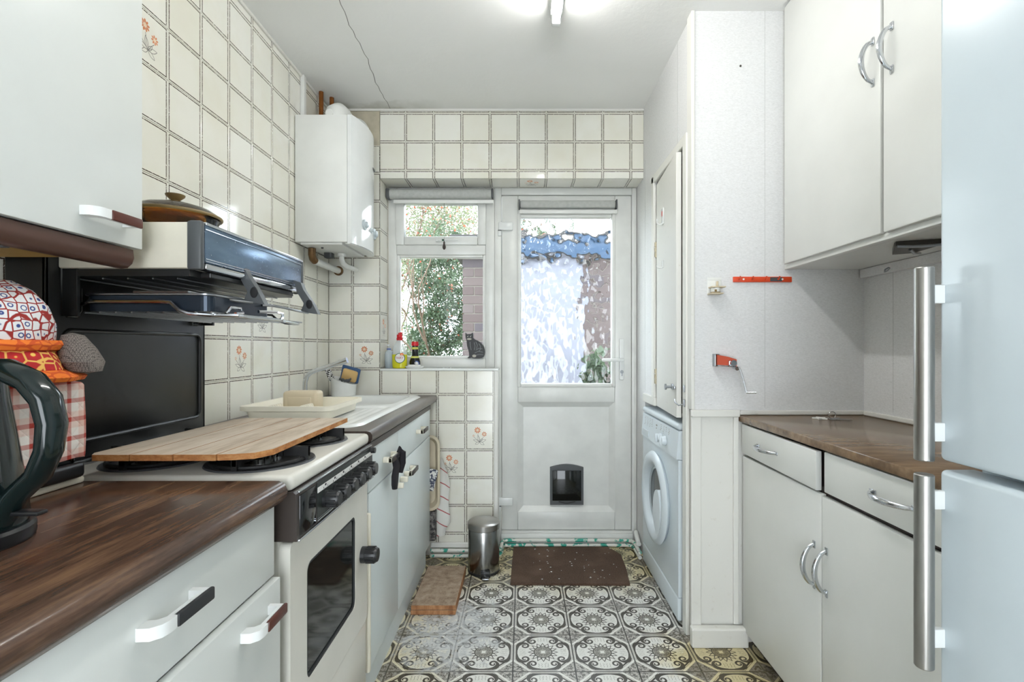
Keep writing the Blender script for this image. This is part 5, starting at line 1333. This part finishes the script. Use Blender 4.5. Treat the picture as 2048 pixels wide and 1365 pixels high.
m_ = MB(); m_.prism([(WX-0.004, 0.694), (WX+0.006, 0.812), (WX+0.024, 0.815), (WX+0.024, 0.692)], lambda a, b, h: (a, h, b), WY0+0.002, WY1-0.002); cpn = part('control_panel', m_, 'washer_white', wm, smooth=False)
m_ = MB(); m_.lathe((0, WC[0], WC[1]), [(0.160, WX+0.012), (0.208, WX+0.004), (0.220, WX-0.010), (0.212, WX-0.022), (0.186, WX-0.028), (0.160, WX-0.018), (0.150, WX+0.010), (0.150, WX+0.020)], 48, axis='x'); dw = part('door_ring', m_, 'washer_white', wm, 'round white porthole ring', ang=70)
m_ = MB(); m_.lathe((0, WC[0], WC[1]), [(0.151, WX+0.010), (0.142, WX+0.000), (0.134, WX+0.002), (0.134, WX+0.020)], 48, axis='x'); part('inner_ring', m_, 'washer_grey', dw, ang=70)
m_ = MB(); m_.lathe((0, WC[0], WC[1]), [(0.135, WX+0.006), (0.12, WX+0.012), (0.06, WX+0.044), (0.001, WX+0.056)], 40, axis='x'); part('door_glass', m_, 'glass_dark', dw, 'dark porthole glass')
m_ = MB(); gp_ = [(WC[0]+0.115*math.cos(a)-0.06, WC[1]+0.075*math.sin(a)-0.055) for a in [2*PI*i/24 for i in range(24)]]
m_.prism([(WC[0]-0.115+0.080*math.cos(a)*(1.0 if math.cos(a) > 0 else 0.55), WC[1]-0.04+0.105*math.sin(a)) for a in [2*PI*i/28 for i in range(28)]], mpx, WX-0.028, WX-0.004); part('door_grip', m_, 'washer_white', dw, ang=50)
for (y, z) in ((2.255, 0.742), (2.325, 0.742)):
    m_ = MB(); m_.lathe((WX-0.001, y, z), [(0.022, 0.0), (0.022, -0.006), (0.018, -0.020), (0.001, -0.021)], 24, axis='x'); m_.box(WX-0.030, WX-0.002, y-0.004, y+0.004, z-0.020, z+0.020, 0.002); part('dial', m_, 'washer_white', cpn)
m_ = MB(); rr = random.Random(4)
def tick(y, z, w, h):
    xx = WX-0.004+0.010*(z-0.694)/0.118-0.0006; m_.add([(xx, y-w, z-h), (xx, y+w, z-h), (xx+0.0004, y+w, z+h), (xx+0.0004, y-w, z+h)], [(0, 1, 2, 3)])
for gy, nn in ((2.30, 5), (2.345, 4), (2.215, 4), (2.26, 3), (2.50, 5), (2.545, 6), (2.59, 6), (2.64, 6)):
    for k in range(nn): tick(gy+rr.uniform(-0.006, 0.006), 0.800-0.008*k, rr.uniform(0.004, 0.010), 0.0012)
tick(2.42, 0.786, 0.012, 0.004); tick(2.42, 0.772, 0.007, 0.003)
for k in range(3): tick(2.43, 0.742-0.012*k, 0.003, 0.0025)
part('panel_print', m_, 'flower_line', cpn, 'small printed programme marks', smooth=False)['kind'] = 'stuff'
m_ = MB(); m_.prism([(WY1-0.155, 0.705), (WY1-0.015, 0.705), (WY1-0.015, 0.735), (WY1-0.155, 0.735)], mpx, WX-0.006, WX-0.002); part('detergent_drawer', m_, 'washer_white', cpn, smooth=False)

# cupboard door above it, standing slightly ajar
cdr = E('cupboard_door', (XC-0.001, 2.503, 0.868), 'white cupboard door standing ajar above the washing machine', 'door')
th = math.radians(4.2)
def cdm(x, y, z):  # hinge at (XC-0.001, 2.503); local y runs towards the camera
    l = 2.503-y; d = x-XC
    return (XC-0.001-l*math.sin(th)+d*math.cos(th), 2.503-l*math.cos(th)-d*math.sin(th), z)
m_ = MB(); m_.box(XC-0.0, XC+0.022, 2.075, 2.500, 0.872, 1.988, 0.002, 1, fn=cdm); part('leaf', m_, 'painted_wood', cdr)
for zz in (1.66, 1.02):
    m_ = MB(); m_.box(XC-0.004, XC+0.001, 2.494, 2.506, zz-0.040, zz+0.040, 0.001, fn=cdm)
    for k in range(3): m_.cyl(cdm(XC-0.004, 2.503, zz-0.036+0.026*k), cdm(XC-0.004, 2.503, zz-0.015+0.026*k), 0.0055, n=10)
    part('hinge', m_, 'hinge', cdr)
def cdp(x, y, z): return cdm(x, y, z)
m_ = MB(); m_.box(XC-0.006, XC, 2.115, 2.150, 0.985, 1.010, 0.002, fn=cdm); m_.cyl(cdp(XC-0.006, 2.128, 0.997), cdp(XC-0.030, 2.128, 0.997), 0.006); m_.cyl(cdp(XC-0.030, 2.128, 0.997), cdp(XC-0.036, 2.128, 0.997), 0.013); m_.box(XC-0.008, XC-0.002, 2.075, 2.12, 0.992, 1.003, 0.001, fn=cdm); part('latch_knob', m_, 'chrome_dull', cdr)
for (zz, hh, lab_) in ((1.785, 0.075, 1), (1.560, 0.034, 0)):
    yy = 2.335; m_ = MB(); m_.box(XC-0.005, XC, yy-0.018 if lab_ else yy-0.008, yy+0.018 if lab_ else yy+0.008, zz-hh*0.5, zz+hh*0.5, 0.001, fn=cdm)
    m_.tube([cdp(XC-0.004, yy, zz-hh*0.45), cdp(XC-0.018, yy, zz-hh*0.5), cdp(XC-0.028, yy, zz-hh*0.42), cdp(XC-0.030, yy, zz-hh*0.15)], 0.004, 8)
    if lab_:
        m_.mi = 1; m_.box(XC-0.0056, XC-0.0050, yy-0.004, yy+0.015, zz+0.002, zz+0.026, 0, fn=cdm)
    part('hook', m_, ['white_gloss', 'sticker_red'], cdr, 'white stick-on hook')
m_ = MB(); m_.box(XC-0.022, XC-0.016, 2.010, 2.022, 0.925, 0.955, 0.001); m_.tube([(XC-0.022, 2.016, 0.935), (XC-0.040, 2.020, 0.930), (XC-0.052, 2.028, 0.942), (XC-0.054, 2.030, 0.955)], 0.003, 8)
thing('coat_hook', m_, 'chrome_dull', 'small metal hook on the cupboard architrave', 'hook')
m_ = MB(); m_.box(XC-0.021, XC-0.016, 2.012, 2.024, 0.985, 1.012, 0.001); thing('latch_keep', m_, 'chrome_dull', 'metal catch plate on the cupboard architrave', 'catch')

# ------------------------------------------------------------------ right run
RX = 0.862
rc = E('base_cabinet', (1.10, 1.42, 0), 'white base cabinet with chrome bow handles under the brown worktop', 'cabinet')
m_ = MB(); m_.box(RX+0.019, XR-0.002, 0.875, YP-0.014, 0.06, 0.8735); m_.mi = 1; m_.box(RX+0.045, XR-0.002, 0.875, YP-0.048, 0.0, 0.06); part('body', m_, ['brown_dark', 'brown_dark'], rc, smooth=False)
m_ = MB(); m_.box(RX, RX+0.018, 1.434, YP-0.016, 0.060, 0.742, 0.003); d = part('door', m_, 'cab_right', rc); bow_handle(d, RX, (1.463, 0.585), (1.463, 0.465))
m_ = MB(); m_.box(RX, RX+0.018, 0.900, 1.428, 0.060, 0.738, 0.003); d = part('door', m_, 'cab_right', rc); bow_handle(d, RX, (1.404, 0.588), (1.404, 0.468))
tilt = lambda x, y, z: (x-0.004-(1.95-y)*0.012, y, z-(1.95-y)*0.006)
m_ = MB(); m_.box(RX, RX+0.018, 1.440, YP-0.016, 0.753, 0.868, 0.003, fn=tilt); d = part('drawer', m_, 'cab_right', rc); bow_handle(d, RX-0.006, (1.672, 0.808), (1.800, 0.810), False)
m_ = MB(); m_.box(RX, RX+0.018, 0.900, 1.418, 0.752, 0.868, 0.003); d = part('drawer', m_, 'cab_right', rc); bow_handle(d, RX, (1.085, 0.812), (1.218, 0.812), False)
m_ = MB(); m_.box(0.851, XR-0.002, 0.845, YP-0.002, 0.8745, 0.900, 0.003)
thing('worktop', m_, 'worktop_right', 'brown wood-effect worktop with keys lying on it', 'worktop')
t7 = MB(); t7.box(0.853, XR, YP-0.014, YP-0.001, 0.9005, 0.918, 0.004); t7.box(XR-0.014, XR-0.001, 0.84, YP-0.014, 0.9005, 0.918, 0.004)
struct('trim_7', t7, 'painted_wood', 'cream painted bead along the back of the worktop', 'trim')

wc2 = E('wall_cabinet', (1.19, 1.40, 1.474), 'tall white wall cabinet reaching the ceiling beside the fridge', 'cabinet')
CX = 1.033
m_ = MB(); m_.box(CX+0.012, XR-0.002, 0.86, YP-0.002, 1.476, ZC-0.002); part('body', m_, 'cab_right', wc2, smooth=False)
m_ = MB(); m_.box(CX, CX+0.030, 0.86, YP-0.002, 1.474, 1.494, 0.003); m_.box(CX, CX+0.030, YP-0.024, YP-0.002, 1.494, ZC-0.002, 0.003); part('face_frame', m_, 'white_satin', wc2)
m_ = MB(); m_.box(CX-0.014, CX+0.004, 1.412, YP-0.026, 1.492, ZC-0.006, 0.005); d = part('door', m_, 'cab_right', wc2); bow_handle(d, CX-0.014, (1.440, 1.937), (1.440, 2.058))
m_ = MB(); m_.box(CX-0.014, CX+0.004, 0.870, 1.402, 1.492, ZC-0.006, 0.005); d = part('door', m_, 'cab_right', wc2); bow_handle(d, CX-0.014, (1.366, 1.935), (1.366, 2.055))
m_ = MB(); m_.box(XR-0.020, XR-0.002, 0.86, YP-0.004, 1.440, 1.475, 0.002); part('wall_batten', m_, 'wallpaper', wc2, smooth=False)
m_ = MB(); m_.tube([(XR-0.020, 1.80, 1.458), (XR-0.034, 1.80, 1.450), (XR-0.042, 1.79, 1.440), (XR-0.046, 1.77, 1.442), (XR-0.046, 1.76, 1.450)], 0.0024, 8); thing('cup_hook', m_, 'chrome_dull', 'small wire cup hook under the wall cabinet', 'hook')
jo = E('jar_opener', (1.20, 1.50, 1.46), 'dark metal jar opener fixed under the wall cabinet', 'jar opener')
m_ = MB(); m_.prism([(1.085, 1.44), (1.20, 1.395), (1.22, 1.55), (1.175, 1.575), (1.095, 1.46)], mpz, 1.462, 1.4755); part('plate', m_, 'screw', jo, smooth=False)
m_ = MB(); m_.tube([(1.085, 1.435, 1.460), (1.14, 1.415, 1.456), (1.215, 1.388, 1.460)], 0.004, 8); m_.tube([(1.15, 1.47, 1.458), (1.185, 1.50, 1.452), (1.235, 1.54, 1.460)], 0.004, 8); part('jaw', m_, 'chrome_dull', jo)

# fridge freezer
ff = E('fridge_freezer', (1.02, 0.53, 0), 'tall glossy white fridge freezer with long metal bar handles', 'fridge')
FX, FY0, FY1 = 0.700, 0.235, 0.834
m_ = MB(); m_.box(FX+0.065, 1.335, FY0+0.006, FY1-0.006, 0.02, 1.86, 0.006); m_.box(FX+0.10, 1.32, FY0+0.03, FY1-0.03, 0.0, 0.02); part('body', m_, 'fridge_white', ff)
for (za, zb_, b0, b1) in ((0.978, 1.858, 0.980, 1.300), (0.060, 0.963, 0.637, 0.957)):
    m_ = MB(); m_.box(FX, FX+0.060, FY0, FY1, za, zb_, 0.009, 4); d = part('door', m_, 'fridge_white', ff)
    hx, hy = FX-0.034, 0.822
    m_ = MB(); m_.lathe((hx, hy, 0), [(0.001, b0), (0.0128, b0), (0.0140, b0+0.0015), (0.0140, b1-0.0015), (0.0128, b1), (0.001, b1)], 32)
    m_.mi = 1
    for zz in (b1-0.044, b0+0.046): m_.box(hx+0.006, FX+0.002, hy-0.001, hy+0.0105, zz-0.0155, zz+0.0155, 0.002)
    part('handle', m_, ['brushed', 'white_gloss'], d, 'long brushed metal bar handle')

# ------------------------------------------------------------------ things fixed on the partition wall
hr = E('hook_rail', (0.945, YP-0.008, 1.42), 'orange-red plastic hook rail on the partition wall', 'hook rail')
m_ = MB(); m_.box(0.829, 1.062, YP-0.0075, YP-0.001, 1.4245, 1.4465, 0.003); part('rail', m_, 'red_rail', hr)
for x in (0.851, 0.902, 0.954, 1.005):
    m_ = MB(); m_.tube([(x, YP-0.007, 1.437), (x-0.001, YP-0.016, 1.434), (x-0.001, YP-0.022, 1.438), (x, YP-0.023, 1.446)], 0.0028, 8); part('hook', m_, 'red_rail', hr)
m_ = MB()
for x in (0.870, 1.023): m_.cyl((x, YP-0.009, 1.436), (x, YP-0.007, 1.436), 0.0038, n=12)
part('screw_head', m_, 'paper', hr)
m_ = MB(); m_.box(0.975, 1.022, YP-0.0082, YP-0.0074, 1.4275, 1.4435); part('worn_patch', m_, 'grey_plastic', hr, smooth=False)
eb = E('wall_bracket', (0.757, YP-0.02, 1.38), 'small cream plastic bracket with a cup on the partition wall', 'bracket')
m_ = MB(); m_.box(0.728, 0.784, YP-0.004, YP-0.001, 1.432, 1.444, 0.001); m_.box(0.728, 0.784, YP-0.0035, YP-0.001, 1.375, 1.432, 0.001); part('back_plate', m_, 'white_satin', eb)
m_ = MB(); m_.box(0.762, 0.770, YP-0.012, YP-0.004, 1.408, 1.428, 0.001); m_.box(0.732, 0.786, YP-0.045, YP-0.004, 1.400, 1.405, 0.001); m_.box(0.728, 0.776, YP-0.050, YP-0.004, 1.374, 1.379, 0.002); part('arm', m_, 'beige', eb)
m_ = MB(); m_.lathe((0.752, YP-0.026, 0), [(0.015, 1.3792), (0.0175, 1.383), (0.018, 1.3985), (0.016, 1.3995), (0.001, 1.399)], 20); cu_ = part('cup', m_, 'white_satin', eb)
m_ = MB(); m_.box(0.742, 0.750, YP-0.0455, YP-0.0430, 1.3835, 1.3915); m_.lathe((0.752, YP-0.026, 0), [(0.0182, 1.3795), (0.0183, 1.3830), (0.0180, 1.3832)], 20); part('cup_mark', m_, 'wax', cu_, smooth=False)
co = E('can_opener', (0.785, YP-0.04, 1.06), 'red and chrome wall-mounted can opener with a crank', 'can opener')
m_ = MB(); m_.box(0.749, 0.776, YP-0.006, YP-0.001, 1.092, 1.141, 0.001); m_.box(0.749, 0.756, YP-0.028, YP-0.004, 1.092, 1.141, 0.002); part('mount', m_, 'chrome_dull', co)
m_ = MB(); m_.prism([(0.757, 1.138), (0.800, 1.130), (0.832, 1.120), (0.832, 1.094), (0.757, 1.098)], lambda a, b, h: (a, h, b), YP-0.034, YP-0.012); part('arm', m_, 'opener_red', co, smooth=False)
m_ = MB(); m_.tube([(0.757, YP-0.035, 1.097), (0.80, YP-0.037, 1.094), (0.832, YP-0.036, 1.090)], 0.003, 8); m_.cyl((0.810, YP-0.034, 1.106), (0.810, YP-0.060, 1.106), 0.012, n=16); m_.box(0.796, 0.822, YP-0.048, YP-0.036, 1.098, 1.116, 0.003); m_.cyl((0.820, YP-0.034, 1.090), (0.820, YP-0.066, 1.086), 0.008, n=14); part('cutting_wheel', m_, 'chrome', co)
m_ = MB(); m_.tube([(0.826, YP-0.064, 1.092), (0.834, YP-0.068, 1.070), (0.842, YP-0.070, 1.040), (0.852, YP-0.072, 0.995)], 0.0035, 8, sq=(1, 1.3)); m_.cyl((0.852, YP-0.070, 0.994), (0.882, YP-0.090, 0.996), 0.0042, n=10); part('crank', m_, 'chrome', co)

# keys on the right worktop
ky = E('key_bunch', (1.155, 1.83, 0.9003), 'bunch of keys with a white star fob on the brown worktop', 'keys')
m_ = MB(); cx, cy = 1.105, 1.842
m_.prism([(cx+(0.026 if i % 2 == 0 else 0.012)*math.cos(i*PI/5+0.3), cy+(0.026 if i % 2 == 0 else 0.012)*math.sin(i*PI/5+0.3)) for i in range(10)], mpz, 0.9008, 0.9060); part('star_fob', m_, 'paper', ky, smooth=False)
m_ = MB(); m_.tube([(1.148+0.013*math.cos(2*PI*i/16), 1.838, 0.9155+0.013*math.sin(2*PI*i/16)) for i in range(16)], 0.0014, 6, closed=True); part('ring', m_, 'chrome', ky)
for (ax, ay, an, ln) in ((1.150, 1.832, -0.12, 0.062), (1.142, 1.826, -0.35, 0.052), (1.148, 1.848, 0.35, 0.045)):
    m_ = MB(); ux, uy = math.cos(an), math.sin(an)
    m_.lathe((ax, ay, 0.901), [(0.011, 0.0), (0.011, 0.0022), (0.001, 0.0022)], 14)
    w = 0.0035; m_.prism([(ax+ux*0.008-uy*w, ay+uy*0.008+ux*w), (ax+ux*ln-uy*w, ay+uy*ln+ux*w), (ax+ux*(ln+0.003), ay+uy*(ln+0.003)), (ax+ux*ln+uy*w, ay+uy*ln-ux*w), (ax+ux*0.008+uy*w, ay+uy*0.008-ux*w)], mpz, 0.9012, 0.9030)
    part('key', m_, 'chrome_dull', ky, smooth=False)

# ------------------------------------------------------------------ outside: outbuilding, garden
gd = struct('ground', MB().box(-14, 14, 3.06, 30, -0.35, -0.15), 'grass', 'garden lawn outside the window', 'lawn')
gp2 = MB(); gp2.box(-3, 3, 3.06, 5.2, -0.149, -0.13); part('paving', gp2, 'path', gd, smooth=False)
OB = E('outbuilding', (0.5, 4.8, -0.13), 'brick outbuilding with a white door across the yard', 'building')
OX0, OX1, OY = -0.562, 2.25, 4.60
m_ = MB(); m_.box(OX0+0.012, -0.20, OY+0.010, OY+0.8, -0.13, 2.0); m_.box(0.56, OX1, OY+0.010, OY+0.8, -0.13, 2.0); m_.box(-0.20, 0.56, OY+0.05, OY+0.8, -0.13, 2.0); part('wall_core', m_, 'mortar', OB, smooth=False)
bw, bh, jt = 0.2150, 0.0750, 0.010
bms = {}
def brick_mesh(w):
    k = round(w, 3)
    if k not in bms: bms[k] = MB().box(0, w, 0, 0.09, 0, bh, 0.003, 1).mesh('brick', 'brick', smooth=False)
    return bms[k]
row = 0; z = -0.13
while z+bh < 2.01:
    x = OX0-(bw/2+jt/2 if row % 2 else 0)
    while x < OX1:
        a, b = max(x, OX0), min(x+bw, OX1); segs = []
        if b-a > 0.02:
            if b <= -0.20 or a >= 0.56: segs = [(a, b)]
            else:
                if a < -0.22: segs.append((a, -0.20))
                if b > 0.58: segs.append((0.56, b))
        for a, b in segs:
            if a > 1.35: continue
            o = bpy.data.objects.new('brick', brick_mesh(b-a)); C.objects.link(o); o.parent = OB; o.location = (a-OB.location.x, OY-OB.location.y, z-OB.location.z)
        x += bw+jt
    z += bh+jt; row += 1
m_ = MB(); m_.box(-0.20, 0.56, OY-0.005, OY+0.05, -0.13, 2.0, 0.004); dd = part('door', m_, 'fence_white', OB, 'white painted door')
for k in range(2):
    m_ = MB(); m_.box(-0.19+0.37*k, -0.19+0.366+0.37*k, OY-0.012, OY-0.005, -0.10, 1.97, 0.002); part('door_board', m_, 'fence_white', dd)
m_ = MB(); m_.box(OX0-0.08, OX1, OY-0.10, OY-0.07, 2.008, 2.165, 0.003); part('fascia', m_, 'fascia', OB, 'blue painted fascia board')
m_ = MB(); m_.box(OX0-0.10, OX1, OY-0.12, OY+0.85, 2.165, 2.190); m_.box(OX0-0.06, OX1, OY-0.07, OY+0.8, 2.002, 2.015); part('roof', m_, 'roof_felt', OB, smooth=False)

def tree(name, loc, label, cat, h, rad, nleaf, leafm, seed, trunk=True, low=0.0, group=None, fl=None, lean=0.0, ls=0.05, shape=1.0, stems=3):
    rr = random.Random(seed); t = E(name, loc, label, cat, group)
    m_ = MB(); tips = []
    def branch(p, d, l, r, depth):
        pts = [p]; q = Vector(p); dd = Vector(d).normalized()
        for i in range(4):
            dd = (dd+Vector((rr.uniform(-.25, .25), rr.uniform(-.25, .25), rr.uniform(-.05, .2)))).normalized(); q = q+dd*l/4; pts.append(tuple(q))
        m_.tube(pts, [r*(1-0.12*i) for i in range(5)], 6); tips.append((tuple(q), depth))
        if depth < 3:
            for _ in range(3):
                k = rr.choice((2, 3, 4)); e = (dd+Vector((rr.uniform(-1, 1), rr.uniform(-1, 1), rr.uniform(-0.1, 0.9)))*0.8).normalized()
                branch(pts[k], e, l*rr.uniform(0.5, 0.75), r*0.55, depth+1)
    for s in range(stems):
        a = s*2.1+seed; branch((loc[0]+0.1*math.cos(a), loc[1]+0.1*math.sin(a), loc[2]), (lean+0.35*math.cos(a), 0.3*math.sin(a), 1), h*0.45, 0.026*h/3, 0)
    part('branches', m_, 'bark', t)
    m_ = MB(); cz = loc[2]+h*(0.5+low/2)
    clusters = []
    for _ in range(int(nleaf/45)):
        while True:
            v = Vector((rr.uniform(-1, 1), rr.uniform(-1, 1), rr.uniform(-1, 1)))
            if 0.15 < v.length < 1: break
        clusters.append(Vector((loc[0]+v.x*rad+lean*h*0.2, loc[1]+v.y*rad*0.7, cz+v.z*h*(0.5-low/2)*shape)))
    for c_ in clusters:
        s_ = rr.uniform(0.10, 0.24)*rad
        for _ in range(45):
            p = c_+Vector((rr.gauss(0, 1), rr.gauss(0, 1), rr.gauss(0, 0.8)))*s_*0.6
            if p.z < loc[2]+0.02: continue
            a = Vector((rr.uniform(-1, 1), rr.uniform(-1, 1), rr.uniform(-1, 1))).normalized(); b = a.cross(Vector((rr.uniform(-1, 1), rr.uniform(-1, 1), rr.uniform(-1, 1)))).normalized()
            l = ls*rr.uniform(0.7, 1.3)
            m_.mi = 1 if (fl and rr.random() < fl) else 0
            if m_.mi: l *= 1.2
            m_.add([p, p+a*l*0.5+b*l*0.28, p+a*l, p+a*l*0.5-b*l*0.28], [(0, 1, 2, 3)])
    f_ = part('foliage', m_, [leafm, 'leaf_red'], t, smooth=False); f_['kind'] = 'stuff'
    return t
tree('flowering_shrub', (-0.98, 6.3, -0.15), 'tall green shrub with orange-red flowers beside the outbuilding', 'shrub', 3.0, 0.48, 26000, 'leaf_dark', 21, low=0.08, fl=0.015, ls=0.036, stems=2)
tree('bare_tree', (-1.40, 9.3, -0.15), 'sparse tree with bare dark branches in the garden', 'tree', 4.6, 1.15, 17000, 'leaf_pale', 4, low=0.50, fl=0.05, lean=-0.25, ls=0.05, stems=1)
tree('conifer_bush', (-1.66, 7.5, -0.15), 'low feathery grey-green bush at the garden edge', 'shrub', 1.6, 0.50, 14000, 'leaf_pale', 33, trunk=False, ls=0.036)
tree('hedge_plant', (0.25, 7.6, -0.15), 'leafy plant rising behind the outbuilding roof', 'shrub', 3.6, 0.75, 12000, 'leaf_dark', 17, low=0.2, fl=0.02, ls=0.05)
tree('yard_plant', (0.62, 4.05, -0.13), 'small green plant beside the white outbuilding door', 'plant', 1.25, 0.18, 4000, 'leaf_dark', 71, trunk=False, ls=0.05)
tree('tall_tree', (-4.2, 12.5, -0.15), 'tall leafy tree at the far end of the garden', 'tree', 5.0, 1.5, 9000, 'leaf_pale', 8, low=0.2, ls=0.08)
